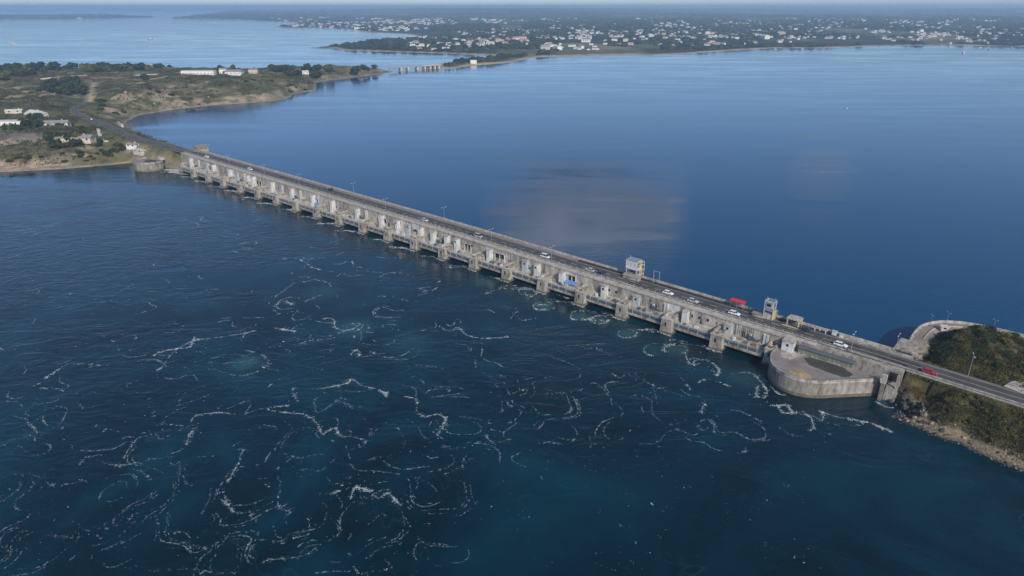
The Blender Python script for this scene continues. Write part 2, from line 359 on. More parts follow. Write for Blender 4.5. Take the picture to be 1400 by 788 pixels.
# ------------------------------------------------------------------ left headland terrain
LP = [(-384, 506), (-365, 511), (-342, 518), (-320, 529), (-300, 541), (-285, 532), (-266, 524), (-247, 528), (-243, 548), (-272, 583), (-298, 603), (-338, 645), (-381, 698), (-413, 742), (-426, 795), (-412, 837), (-378, 883), (-339, 904), (-306, 934), (-303, 965), (-310, 1008), (-290, 1044), (-304, 1105), (-321, 1160), (-308, 1196), (-262, 1274), (-232, 1332), (-226, 1366), (-253, 1385), (-330, 1372), (-400, 1340), (-480, 1325), (-560, 1330), (-800, 1345), (-1600, 1420), (-1600, 430), (-900, 440), (-600, 465), (-450, 494)]
lroadline = [p for p in ROAD if p[0] < -225]
track = [tuple(at(u, v, 14)) for u, v in [(122, 140), (128, 131), (126, 122), (132, 116), (150, 113), (200, 111), (250, 105)]]
def h_left(X, Y):
    d = sdf(X, Y, LP); n = fbm(X / 70, Y / 70, 11, 4); n2 = fbm(X / 18, Y / 18, 5, 3)
    z = np.where(d > 0, 0.35 + np.minimum(d, 7) * 0.10 + 5.0 * smooth((d - 4) / (8 + 22 * n)) * smooth(n2 * 2) + 10.0 * smooth((d - 8) / 90) * (0.6 + 0.8 * n) + (n2 - 0.5) * 5.0 * smooth(d / 30), d * 0.3)
    z = z + (8.0 * np.exp(-(((X + 400) / 75) ** 2 + ((Y - 985) / 60) ** 2)) + 9 * np.exp(-(((X + 465) / 42) ** 2 + ((Y - 865) / 55) ** 2))) * smooth(d / 22)
    rd, par = seg_dist(X, Y, lroadline); zr = np.interp(par, np.arange(len(lroadline)), [p[2] for p in lroadline]) - 0.25
    k = smooth((rd - 7.5) / 14); z = np.where(d > -12, z * k + zr * (1 - k), z)
    z = np.where(d <= 0, np.minimum(z, np.maximum(d * 0.9 + 9 * (rd < 9), -6)), z)
    return z
gx = np.arange(-1600, -215, 5.0); gy = np.concatenate([np.arange(425, 960, 4.0), np.arange(960, 1440, 6.0)])
X, Y = np.meshgrid(gx, gy); Z = h_left(X, Y); D = sdf(X, Y, LP)
def blob(X, Y, u, v, z, ru, rv):
    """soft patch round the ground point seen at (u,v), radii in metres"""
    c = at(u, v, z); return smooth(1.3 - np.hypot((X - c[0]) / ru, (Y - c[1]) / rv))
n1 = fbm(X / 55, Y / 55, 31, 5); n2 = fbm(X / 14, Y / 14, 41, 4); n3 = fbm(X / 120, Y / 90, 51, 4)
col = np.zeros(X.shape + (3,)); col[:] = (0.128, 0.12, 0.06)
def mixc(col, k, c): return col * (1 - k[..., None]) + np.array(c) * k[..., None]
col = mixc(col, smooth((n1 - 0.45) * 5) * 0.9, (0.062, 0.068, 0.03))
col = mixc(col, smooth((n2 - 0.58) * 7) * 0.5, (0.15, 0.13, 0.085))
for u, v, z, ru, rv, c in [(120, 108, 15, 150, 55, (0.17, 0.125, 0.08)), (215, 108, 15, 90, 45, (0.17, 0.135, 0.085)), (60, 200, 6, 45, 22, (0.17, 0.155, 0.125)), (15, 198, 6, 30, 22, (0.15, 0.14, 0.11)), (110, 157, 12, 50, 20, (0.15, 0.14, 0.06)), (170, 190, 10, 25, 15, (0.16, 0.15, 0.055)), (330, 122, 12, 60, 40, (0.075, 0.08, 0.035)), (400, 115, 8, 40, 50, (0.15, 0.125, 0.07)), (480, 98, 6, 40, 60, (0.16, 0.13, 0.07)), (190, 132, 8, 30, 40, (0.14, 0.12, 0.07)), (90, 130, 12, 60, 40, (0.08, 0.078, 0.048))]:
    col = mixc(col, blob(X, Y, u, v, z, ru, rv) * smooth(n2 * 1.6), c)
gyy, gxx = np.gradient(Z, gy, gx); slope = np.hypot(gxx, gyy)
col = mixc(col, smooth((slope - 0.26) * 5) * smooth((n2 - 0.44) * 6) * 0.75, (0.31, 0.25, 0.18))
rk_ = fbm(X / 7, Y / 7, 47, 3)
for u, v, z, ru, rv in [(22, 226, 3, 26, 9), (70, 223, 3, 22, 9), (108, 211, 5, 16, 9), (165, 136, 7, 26, 26), (182, 130, 10, 22, 24), (225, 138, 6, 34, 22), (243, 143, 4, 26, 14), (282, 138, 5, 18, 14), (315, 137, 5, 18, 12), (347, 134, 5, 30, 16), (55, 133, 12, 24, 18), (30, 128, 13, 20, 16), (148, 150, 9, 20, 14), (205, 121, 14, 30, 20)]:
    col = mixc(col, blob(X, Y, u, v, z, ru, rv) * smooth((rk_ - .47) * 9), (0.36, 0.28, 0.20))
col = mixc(col, smooth((5.5 - D) / 4) * (D > -20) * smooth((3.2 - Z) / 1.5), (0.28, 0.225, 0.16))
td, _ = seg_dist(X, Y, track); col = mixc(col, smooth((5.5 - td) / 3), (0.30, 0.25, 0.18))
left = obj('headland_terrain', grid_mesh('headland_terrain', X, Y, Z, M['ground_left'], col, keep=D > -25)); left['kind'] = 'structure'
_ZL, _GX, _GY = Z.copy(), gx.copy(), gy.copy()
def bil(Zg, ax, ay, x, y):
    i = min(max(int(np.searchsorted(ax, x)) - 1, 0), len(ax) - 2); j = min(max(int(np.searchsorted(ay, y)) - 1, 0), len(ay) - 2)
    a_ = min(max((x - ax[i]) / (ax[i + 1] - ax[i]), 0), 1); b_ = min(max((y - ay[j]) / (ay[j + 1] - ay[j]), 0), 1)
    return float((Zg[j, i] * (1 - a_) + Zg[j, i + 1] * a_) * (1 - b_) + (Zg[j + 1, i] * (1 - a_) + Zg[j + 1, i + 1] * a_) * b_)
def hl(x, y): return bil(_ZL, _GX, _GY, float(x), float(y))
def on_left(u, v):
    z = 10.0
    for _ in range(9): p = at(u, v, z); z = 0.5 * z + 0.5 * hl(p[0], p[1])
    return float(p[0]), float(p[1]), hl(p[0], p[1])

# ------------------------------------------------------------------ right headland terrain (dam frame)
RP = [(54, 6.2), (57.5, 4.6), (61.2, 2.2), (62.6, -1.2), (62.0, -4.9), (64, -5.4), (67.2, -5.8), (71.9, -7.5), (76.3, -6.6), (82.1, -8.8), (87.3, -9.5), (92.4, -10.5), (130, -22), (240, -50), (240, 100), (140, 74), (90, 67), (73, 66.5), (64, 65), (57.5, 60), (53.5, 53), (52.5, 40), (53, 24), (53.5, 12)]
RW = [W(a_, b_)[:2] for a_, b_ in RP]
jet = [(54.5, 33), (54.2, 44), (54.8, 53), (58.2, 59.3), (64.2, 63.4), (73, 65), (90, 65.2), (110, 67)]
def h_right(S, T):
    d = sdf(S, T, RP); n = fbm(S / 9, T / 9, 21, 4)
    z = np.where(d > 0, 0.2 + 9.6 * smooth(d / (14.5 - 11.0 * np.exp(-(((S - 59) / 5.0) ** 2 + ((T - 4.5) / 5.5) ** 2)))) + (n - .5) * 2.4 * smooth(d / 6), d * 0.5)
    z = z + 3.2 * np.exp(-(((S - 72) / 16) ** 2 + ((T - 44) / 11) ** 2)) * (d > 0)
    c = np.array([wt(s) for s in S.ravel()]).reshape(S.shape) + ROADC
    e = np.abs(T - c); k = smooth((e - 6.5) / 4)
    z = np.where((d > 0) & (S > 52), z * k + np.minimum(z, 9.25) * (1 - k) * 1.0, z)
    z = np.where((e < 6.5) & (S > 57), 9.25, z)
    jd, _ = seg_dist(S, T, jet); kk = smooth((jd - 3.2) / 3); z = np.where(d > 0, z * kk + 7.4 * (1 - kk), z)
    return z
gs = np.concatenate([np.arange(48, 104, 0.8), np.arange(104, 242, 6.0)]); gt = np.concatenate([np.arange(-56, -14, 6.0), np.arange(-14, 72, 0.8), np.arange(72, 104, 6.0)])
S, T = np.meshgrid(gs, gt); Z = h_right(S, T); D = sdf(S, T, RP)
n2 = fbm(S / 3, T / 3, 61, 4); n1 = fbm(S / 10, T / 10, 62, 4)
col = np.zeros(S.shape + (3,)); col[:] = (0.05, 0.046, 0.022)
col = mixc(col, smooth((n1 - .5) * 6), (0.085, 0.076, 0.03)); col = mixc(col, smooth((n2 - .58) * 8) * .7, (0.15, 0.12, 0.065))
col = mixc(col, smooth((5.5 - D) / 3.5) * smooth((4.5 - Z) / 2), (0.22, 0.175, 0.115)); col = mixc(col, smooth((1.2 - D) / 1.0), (0.10, 0.085, 0.06))
jd, _ = seg_dist(S, T, jet); col = mixc(col, smooth((4.2 - jd) / 1.2), (0.30, 0.26, 0.21))
XY = O + S[..., None] * ES + T[..., None] * ET
right = obj('point_terrain', grid_mesh('point_terrain', XY[..., 0], XY[..., 1], Z, M['ground_near'], col, keep=D > -6)); right['kind'] = 'structure'
_ZR = Z.copy()
def hr(s, t): return bil(_ZR, gs, gt, float(s), float(t))

# ------------------------------------------------------------------ far land
FP = [(-150, 1440), (-120, 1425), (-92, 1490), (-63, 1530), (-16, 1575), (35, 1700), (72, 1772), (186, 1827), (302, 1855), (366, 1830), (513, 1946), (675, 2081), (786, 2155), (917, 2150), (1152, 2278), (1408, 2322), (1583, 2240), (2200, 2300), (6000, 3000), (30000, 9000), (30000, 28000), (-9000, 28000), (-7600, 20000), (-5000, 12500), (-3700, 8300), (-3500, 7500), (-2600, 6900), (-1700, 5800), (-1480, 5000), (-1444, 4437), (-1287, 4262), (-1115, 4262), (-883, 3983), (-711, 3540), (-458, 3257), (-384, 3000), (-440, 2840), (-520, 2600), (-545, 2330), (-600, 2150), (-524, 2145), (-477, 2045), (-341, 1978), (-194, 1914), (-94, 1855), (-12, 1795), (-80, 1715), (-130, 1620), (-158, 1530)]
IP = [(-9000, 6900), (-4838, 6960), (-4391, 7339), (-4199, 7800), (-4150, 8700), (-5000, 9400), (-9000, 9400)]
KP = [(-30000, 17000), (-11000, 17000), (-7000, 19500), (-7000, 27000), (-30000, 27000)]
def h_far(X, Y):
    d = sdf(X, Y, FP); r = np.hypot(X, Y)
    n = fbm(X / 900, Y / 900, 71, 4); n2 = fbm(X / 220, Y / 220, 72, 3); nb = fbm(X / 4200, Y / 3000, 73, 3)
    z = np.where(d > 0, 1.0 + np.minimum(d, 20) * 0.08 + smooth(d / 700) * (14 * n + 7 * n2) + smooth((d - 600) / 3500) * 26 * nb + smooth((r - 6000) / 9000) * 62 * smooth(nb * 1.25), d * 0.2)
    i = sdf(X, Y, IP); z = np.maximum(z, np.where(i > 0, 2 + smooth(i / 500) * 24 * (0.6 + .8 * n), -3))
    k = sdf(X, Y, KP); z = np.maximum(z, np.where(k > 0, 5 + smooth(k / 2500) * 60 * (0.5 + nb), -3))
    return np.maximum(z, -4)
az = np.radians(np.linspace(-60, 60, 640)); rr = np.exp(np.linspace(math.log(1380), math.log(31000), 330))
AZ, RR = np.meshgrid(az, rr); X = RR * np.sin(AZ); Y = RR * np.cos(AZ); Z = h_far(X, Y)
D = np.maximum(np.maximum(sdf(X, Y, FP), sdf(X, Y, IP)), sdf(X, Y, KP))
n1 = fbm(X / 260, Y / 420, 81, 4); n2 = fbm(X / 80, Y / 110, 82, 3)
col = np.zeros(X.shape + (3,)); col[:] = (0.033, 0.042, 0.018)
col = mixc(col, smooth((n1 - .56) * 12), (0.10, 0.105, 0.042)); col = mixc(col, smooth((n1 - .66) * 14) * smooth((n2 - .4) * 5), (0.19, 0.155, 0.085))
for u, v, ru, rv, c in [(690, 72, 110, 45, (0.12, 0.13, 0.045)), (1120, 55, 200, 70, (0.11, 0.12, 0.042)), (680, 40, 350, 150, (0.13, 0.115, 0.06)), (1350, 44, 250, 80, (0.10, 0.11, 0.04)), (930, 66, 120, 40, (.10, .105, .04))]:
    c0 = at(u, v, 6); col = mixc(col, smooth(1.3 - np.hypot((X - c0[0]) / ru, (Y - c0[1]) / rv)) * smooth((n2 - .35) * 4), c)
col = mixc(col, smooth((16 - D) / 10) * (D > -40), (0.36, 0.29, 0.20))
far = obj('mainland_terrain', grid_mesh('mainland_terrain', X, Y, Z, M['ground_far'], col, keep=D > -60)); far['kind'] = 'structure'
def hf(x, y): return float(h_far(np.array([float(x)]), np.array([float(y)]))[0])
def at_far(U, V):
    """arrays of photo sight-lines -> points on the far land"""
    U = np.asarray(U, float); V = np.asarray(V, float); k = (V - 394) / FPX; cp, sp = math.cos(PITCH), math.sin(PITCH)
    dx = (U - 700) / FPX; dy = cp - k * sp; dz = -sp - k * cp; z = np.full(U.shape, 5.0)
    for _ in range(10):
        t_ = (np.minimum(z, 100) - CAMH) / dz; x = t_ * dx; y = t_ * dy; z = 0.5 * z + 0.5 * h_far(x, y)
    return x, y, h_far(x, y)
# ------------------------------------------------------------------ roads
RF = path_fns(ROAD)
mb = MB(); mb.sweep([(-3.9, -0.3), (-3.9, 0.05), (3.9, 0.05), (3.9, -0.3)], RF); road = mb.build('road', M['asphalt'], None, 'structure')
def strip(pts_fn, u0, u1, z, i0, i1):
    m_ = MB(); m_.sweep([(u0, z), (u1, z)], pts_fn[i0:i1 + 1], closed=False); return m_
n_r = len(RF); seg_l = [math.dist(ROAD[i], ROAD[i + 1]) for i in range(n_r - 1)]
i_dam_right = min(range(n_r), key=lambda i: abs(st(*ROAD[i][:2])[0] - 30))
strip(RF, -0.09, 0.09, 0.056, 0, i_dam_right).build('centre_line', M['line_yellow'], road)
for i in range(i_dam_right + 1, n_r - 2, 2):
    strip(RF, -0.08, 0.08, 0.056, i, i + 1).build('lane_dash', M['line_white'], road)
strip(RF, -3.45, -3.33, 0.056, 0, n_r - 1).build('edge_line', M['line_white'], road)
strip(RF, 3.33, 3.45, 0.056, 0, n_r - 1).build('edge_line', M['line_white'], road)
# asphalt repair patches, each a sheet of its own
for k in range(26):
    i = rnd.randrange(2, n_r - 20); u0 = rnd.choice([-3.2, 0.25]); 
    strip(RF, u0, u0 + rnd.uniform(1.2, 2.9), 0.0535, i, i + rnd.randint(1, 3)).build('asphalt_patch', M['asphalt_dark'] if rnd.random() < .3 else M['tar_stain'], road)
tz = [(x, y, hl(x, y) + 0.15) for x, y, z in catmull(track, 4)]
MB().sweep([(-2, -0.4), (-2, 0.05), (2, 0.05), (2, -0.4)], path_fns(tz)).build('dirt_track', M['dirt'], None, 'structure')

# ------------------------------------------------------------------ the barrage
dam = thing('tidal_barrage', 'long grey concrete tidal barrage with a road on top and square piers in the water', 'dam', W(0, 0, 0), DAMROT)
PS = [-430, -406.8, -384.5, -363, -340.2, -317.8, -295.6, -273.4, -251.6, -229.6, -208, -186.3, -165, -144, -122.8, -101.8, -81.2, -60.8, -40.5, -20.2, 0.0, 18.5]
def dfn(s):
    return lambda a, b: (s, wt(s) + a, zt(s) + b if b > -50 else b + 100)
def dpath(s0, s1, step=10.0):
    n = max(1, int(round((s1 - s0) / step))); return [dfn(s0 + (s1 - s0) * i / n) for i in range(n + 1)]
def dsweep(name, prof, s0, s1, mat, step=10.0, parent=None, kind=None):
    return MB().sweep(prof, dpath(s0, s1, step)).build(name, mat, parent or dam, kind)
dsweep('core', [(0.4, -104), (0.4, -0.02), (14.4, -0.02), (14.4, -104)], -444, 57, M['concrete'])
dsweep('footway', [(0.3, -0.1), (0.3, 0.10), (2.85, 0.10), (2.85, -0.1)], -444, 30, M['concrete_pale'])
dsweep('rail_shadow_strip', [(2.87, -0.1), (2.87, 0.04), (3.3, 0.04), (3.3, -0.1)], -444, 50, M['asphalt_dark'])  # dark strip painting the railing's shadow line along the footway
dsweep('verge', [(11.7, -0.1), (11.7, 0.12), (13.8, 0.12), (13.8, -0.1)], -444, -78, M['deck_ground'])
dsweep('dark_verge', [(11.7, -0.1), (11.7, 0.08), (13.8, 0.08), (13.8, -0.1)], -77.8, 33, M['asphalt_dark'])
dsweep('verge', [(11.7, -0.1), (11.7, 0.12), (13.8, 0.12), (13.8, -0.1)], 33.2, 57, M['concrete'])
bounds = np.arange(-444, 57.1, 9.0)
for i in range(len(bounds) - 1):
    s0, s1 = bounds[i] + 0.04, bounds[i + 1] - 0.04; h_ = 0.95 + rnd.uniform(-.02, .02)
    dsweep('parapet', [(13.85, -0.3), (13.85, h_), (14.3, h_), (14.3, -0.3)], s0, s1, M['concrete_pale'], 9)
    if s1 < 58: dsweep('kerb_wall', [(3.35, -0.1), (3.35, 0.42), (3.62, 0.42), (3.62, -0.1)], s0, s1, M['concrete_pale'], 9)
pm = MB().box(-.13, .13, -.13, .13, 0, 1.05).mesh('post', M['concrete_pale'])
for i in range(150):
    s = -443 + i * 3.2
    if s > 56: break
    obj('railing_post', pm, dam, (s, wt(s) + 3.48, zt(s)), 0, (1, 1, rnd.uniform(.9, 1.12)))
dsweep('handrail', [(3.43, 0.92), (3.43, 1.0), (3.53, 1.0), (3.53, 0.92)], -443, 56, M['galv'])
cm = simple('coping', (0.44, 0.40, 0.35), 0.9, 0.4, 0.2, streak=0.2)
# pier prototypes differ in length, so each is its own mesh
for i, s in enumerate(PS):
    if i in (0, len(PS) - 1): wd, t0 = 4.0, 1.6
    else: wd, t0 = 5.0, 0.0
    back = wt(s) + 0.5; m_ = MB(); h_ = 5.55
    x0, x1 = s - wd * .82, s + wd * .18
    vs = [(x0, t0, -4), (x1, t0, -4), (x1, back, -4), (x0, back, -4), (x0 + .25, t0 + .45, h_), (x1 - .45, t0 + .45, h_), (x1 - .45, back, h_), (x0 + .25, back, h_)]
    m_.add(vs, [(0, 3, 2, 1), (4, 5, 6, 7), (0, 1, 5, 4), (1, 2, 6, 5), (2, 3, 7, 6), (3, 0, 4, 7)])
    p = m_.build('pier', M['concrete'], dam)
    MB().box(x0 + .05, x1 - .25, t0 + .25, t0 + 4.2, h_ + .002, h_ + .38).build('pier_cap', M['concrete_pale'], p)
    MB().box(x0 - .08, x1 + .06, t0 - .08, back - .6, -2, 0.75 + rnd.uniform(-.1, .15), .04).build('tide_band', M['rust_concrete'] if 'rust_concrete' in M else M['rock_dark'], p)
    xm = (x0 + x1) / 2 - .2
    MB().box(xm - .25, xm + .25, t0 + .2, t0 + .9, 3.0, 4.5).build('slot', M['hole'], p)
    MB().box(x0 + .3, x0 + 1.1, t0 + 2.2, back, h_ + .38, h_ + 1.15).build('brace', M['concrete_pale'], p)
    MB().box(x1 - 1.35, x1 - .6, t0 + 2.6, back, h_ + .385, h_ + 1.0).build('brace', M['concrete'], p)
    if i % 3 != 1: MB().box(xm - .5, xm + .6, t0 + 1.2, t0 + 2.1, h_ + .38, h_ + 1.0).build('winch_box', M['rust'] if i % 2 else M['concrete_dark'], p)
boxes = {22: 0, -0.2: 1, -17: 0, -39: 1, -54: 0, -76: 0, -90: 0, -97.5: 1, -119: 0, -141: 0, -148: 0, -158: 0, -167.6: 0, -178: 1, -186: 0, -199.7: 0, -221: 0, -245: 0, -265: 0, -288: 0, -301: 1, -311: 0, -334.5: 0, -341: 0, -357: 1, -366: 0, -389: 0, -400: 1, -424: 0}
for k in range(len(PS) - 1):
    s0, s1 = PS[k] + 0.7, PS[k + 1] - 4.0; L_ = s1 - s0; a0, a1 = PS[k] - 0.05, PS[k + 1] - 0.05
    r_ = random.Random(k * 13 + 5)
    # face: panels with open joints between them
    np_ = 4; cut = [a0 + (a1 - a0) * j / np_ for j in range(np_ + 1)]
    for j in range(np_):
        mt = M[r_.choice(['concrete', 'concrete', 'concrete_pale', 'concrete_pale', 'concrete_pale', 'concrete_pale', 'whitewash', 'concrete'])]
        dsweep('wall_panel', [(0.0, -97.5), (0.0, -0.35), (0.42, -0.35), (0.42, -97.5)], cut[j] + .05, cut[j + 1] - .05, mt, 6)
    dsweep('coping', [(-0.3, -0.33), (-0.3, 0.2), (0.35, 0.2), (0.35, -0.33)], a0 + .05, a1 - .05, cm, 11)
    dsweep('plinth', [(-0.95, -96.2), (-0.95, -95.45), (-0.7, -95.2), (-0.02, -95.2), (-0.02, -96.2)], s0, s1, M['concrete_pale' if k % 2 else 'concrete'], 11)
    w0 = wt((s0 + s1) / 2)
    MB().box(s0 - .3, s1 + .3, 3.2, w0 - .95, 3.55, 3.85).build('walkway', M['concrete_pale'], dam)
    MB().box(s0 - .2, s1 + .25, 2.1, 3.0, 1.95, 2.85).build('girder', M['concrete'], dam)
    g_ = MB(); g_.box(s0 - .1, s1 + .15, 2.35, 2.6, 2.86, 3.95); g_.box(s0 - .1, s1 + .15, 2.4, 2.5, 4.4, 4.52); g_.box(s0 - .1, s1 + .15, 2.4, 2.48, 4.15, 4.22)
    ch = g_.build('channel_beam', M['blue_steel'], dam)
    n_p = 4
    for j in range(n_p):
        x = s0 + L_ * (j + .5) / n_p; MB().box(x - .09, x + .09, 2.2, 2.34, 2.86, 4.6).build('stanchion', M['grey_paint'], ch)
    o_ = MB().box(s0 - .2, s1 + .2, w0 + .1, w0 + .38, -3, 2.4).build('walkway_shade_panel', M['hole'], dam)  # dark panel added to deepen the shade under the walkway
    # kind of bay: rows of small windows, ribbed panel with machinery, or plain recess
    kind = (k + 1) % 3 if k < 14 else {14: 2, 15: 0, 16: 2, 17: 0, 18: 1, 19: 0, 20: 1}.get(k, 0)
    mid = (s0 + s1) / 2; wm = wt(mid); zm = zt(mid)
    if kind == 0:
        for j in range(3):
            x = mid - 3.2 + j * 3.1 + r_.uniform(-.3, .3); z = 6.3 + r_.uniform(-.2, .3)
            wd = MB().box(x - .5, x + .5, wt(x) - .06, wt(x) + .1, z, z + 1.1).build('window', M['glass'], dam)
            f_ = MB(); f_.box(x - .62, x + .62, wt(x) - .1, wt(x) + .05, z - .14, z - .02); f_.box(x - .62, x + .62, wt(x) - .1, wt(x) + .05, z + 1.12, z + 1.24); f_.box(x - .62, x - .52, wt(x) - .1, wt(x) + .05, z - .02, z + 1.12); f_.box(x + .52, x + .62, wt(x) - .1, wt(x) + .05, z - .02, z + 1.12)
            f_.build('frame', M['concrete_pale'], wd)
    elif kind == 1:
        rb = MB(); x = s0 + 1.2
        while x < s1 - 5.0: rb.box(x - .09, x + .09, wt(x) - .16, wt(x) - .003, 4.9, zt(x) - .5); x += .72
        rb.build('ribbing', M['concrete'], dam)
        x = mid + 1; eq = MB(); eq.box(x - .9, x + .1, wm - 1.1, wm - .2, 4.8, 6.6); eq.box(x + .2, x + 2.6, wm - .85, wm - .3, 4.8, 5.5); eq.tube([(x + .1, wm - .6, 6.2), (x + 2.8, wm - .6, 5.0)], .22); eq.build('machinery', M['blue_steel'], dam)
        for dx in (-.55, -.05): MB().tube([(x + dx, wm - .7, 6.6), (x + dx, wm - .7, 7.25)], [.2, .34], 8).build('floodlight', M['white_paint'], dam)
        for dx in (5.6, 6.7): MB().box(mid + dx - .4, mid + dx + .35, wt(mid + dx) - .5, wt(mid + dx), 4.7, zm - 1.2).build('pilaster', M['white_paint'], dam)
    else:
        x0, x1 = mid - r_.uniform(1, 3), mid + r_.uniform(2, 4.5)
        rc = MB().box(x0, x1, wm - .05, wm + .1, 6.2, 8.6).build('recess', M['hole'], dam)
        MB().box(x0 - .3, x1 + .3, wm - .7, wm, 8.62, 8.95).build('lintel', M['concrete_pale'], rc)
        for j in range(3): x = x0 + (x1 - x0) * j / 2; MB().box(x - .16, x + .16, wm - .35, wm - .06, 4.8, 8.62).build('mullion', M['white_paint'], rc)
        if k in (16, 11, 7): MB().add([(x0 - 1, wm - 1.6, 4.95), (x1 + 1, wm - 1.6, 4.95), (x1 + .8, wm - .4, 6.3), (x0 - .6, wm - .4, 6.1), (x0 - 1, wm - .38, 4.9), (x1 + 1, wm - .38, 4.9)], [(0, 1, 2, 3), (0, 3, 4), (1, 5, 2), (4, 3, 2, 5), (0, 4, 5, 1)]).build('tarpaulin', M['tarp'], dam)
    for j in range(r_.randint(2, 4)):
        x = r_.uniform(s0, s1); z = r_.uniform(5.2, zt(x) - 2); q = r_.uniform(.2, .5); MB().box(x - q, x + q, wt(x) - r_.uniform(.05, .3), wt(x) - .001, z, z + r_.uniform(.4, 1.1)).build('vent', M[r_.choice(['hole', 'concrete_dark', 'blue_steel', 'rust'])], dam)
    for j in range(r_.randint(1, 2)):
        x = r_.uniform(s0, s1); MB().tube([(x, wt(x) - .14, 4.7), (x, wt(x) - .14, zt(x) - .5)], .1, 6).build('drain_pipe', M[r_.choice(['concrete_dark', 'galv', 'rust'])], dam)
    if r_.random() < .6:
        x = r_.uniform(s0, s1); MB().box(x - .5, x + .5, wt(x) - .07, wt(x) - .001, 4.85, 7.0).build('steel_door', M[r_.choice(['blue_steel', 'concrete_dark', 'hole'])], dam)
    # loose equipment on the ledge
    for j in range(r_.randint(2, 4)):
        x = r_.uniform(s0 + 1, s1 - 1); h_ = r_.uniform(.4, 1.3); MB().box(x - r_.uniform(.3, .9), x + r_.uniform(.3, .9), w0 - 2.9, w0 - 1.9, 3.86, 3.86 + h_).build('valve_box', M[r_.choice(['concrete_dark', 'blue_steel', 'white_paint', 'rust', 'grey_paint'])], dam)
for s, kind in boxes.items():
    zb, w_ = zt(s), wt(s); hw = 1.0 if kind == 0 else 1.4; top = zb - (0.25 if s > 10 else 1.0) - (0.5 if kind else 0)
    dp = 2.5 if kind == 0 else 1.5; lo = 3.86
    if s == 22: hw, dp, lo = 1.9, 2.6, 5.5
    hb = MB().box(s - hw, s + hw, w_ - dp, w_ - .01, lo, top).build('shaft_housing', M['white_paint' if kind == 0 else 'grey_paint'], dam)
    MB().box(s - hw - .2, s + hw + .2, w_ - dp - .2, w_ + .2, top + .002, top + .26).build('roof_cap', M['concrete_pale'], hb)
    if kind or s == 22 or int(s) % 3 == 0: MB().box(s - .45, s + .45, w_ - dp - .04, w_ - dp + .05, top - 1.7, top - .8).build('window', M['glass'], hb)
    if kind == 0: MB().box(s + hw - .02, s + hw + .05, w_ - dp * .75, w_ - dp * .35, lo + .1, lo + 2.1).build('door', M['grey_paint'], hb)

# ------------------------------------------------------------------ round bastions at both ends
def outline_fns(pl):
    return [(lambda a, b, p=p, n=n: (p[0] + n[0] * a, p[1] + n[1] * a, b)) for p, n in pl]
def with_normals(pl):
    r_ = []
    for i, p in enumerate(pl):
        a_ = np.array(pl[max(0, i - 1)]); b_ = np.array(pl[min(len(pl) - 1, i + 1)]); d = (b_ - a_); d = d / (np.linalg.norm(d) + 1e-9)
        r_.append((p, (d[1], -d[0])))
    return r_
def bastion(root, outline, top, deck, per=4):
    pl = with_normals([tuple(p) for p in outline])
    fn = outline_fns(pl); i = 0
    while i < len(fn) - 1:
        j = min(i + per, len(fn) - 1)
        seg = fn[i:j + 1]
        wp = MB().sweep([(0, -4), (0.0, top - .95), (-.6, top - .95), (-.6, -4)], seg).build('wall_panel', M[rnd.choice(['bastion', 'bastion', 'bastion_pale'])], root)
        MB().sweep([(.1, top - .947), (.1, top - .6), (-.62, top - .6), (-.62, top - .947)], seg).build('string_course', M['concrete_pale'], wp)
        MB().sweep([(0.02, top - .597), (0.02, top), (-.42, top), (-.42, top - .597)], seg).build('parapet', M['concrete'], wp)
        MB().sweep([(.06, -1), (.06, .8), (.0, 1.1), (-.1, 1.1), (-.1, -1)], seg).build('tide_band', M['rust_concrete'], wp)
        i = j
    dk = MB(); n_ = len(pl); cpt = np.mean([p for p, _ in pl], 0)
    dk.add([(p[0] - n[0] * .3, p[1] - n[1] * .3, deck) for p, n in pl], [tuple(range(n_))]); dk.build('deck', M['deck_ground'], root)
    return fn
M['bastion'] = simple('bastion_concrete', (0.255, 0.23, 0.195), 0.9, 0.22, 0.42, 0.5, streak=0.5)
M['bastion_pale'] = simple('bastion_pale', (0.31, 0.285, 0.25), 0.9, 0.25, 0.35, 0.5, streak=0.4)
M['rust_concrete'] = simple('tide_stain', (0.14, 0.115, 0.075), 0.9, 0.8, 0.4, 0.4)
for o_ in bpy.data.objects:
    if o_.name.split('.')[0] == 'tide_band': o_.data.materials.clear(); o_.data.materials.append(M['rust_concrete'])
cp2 = [(18.3, 7.3), (18.5, 1), (19.8, -4.2), (22.3, -8.6), (26, -11.2), (30.5, -12.2), (34.8, -11.2), (38.6, -8.6), (42, -5), (45.6, -1.3), (49, 2.2), (52, 5.3)]
ol = [tuple(p[:2]) for p in catmull([(a_, b_, 0) for a_, b_ in cp2], 4)]
rot = thing('round_bastion', 'curved grey concrete bastion with a dirt-covered deck at the near end of the barrage', 'bastion', W(0, 0, 0), DAMROT)
fnr = bastion(rot, ol + [(52.1, 7.0)], 6.3, 5.95)
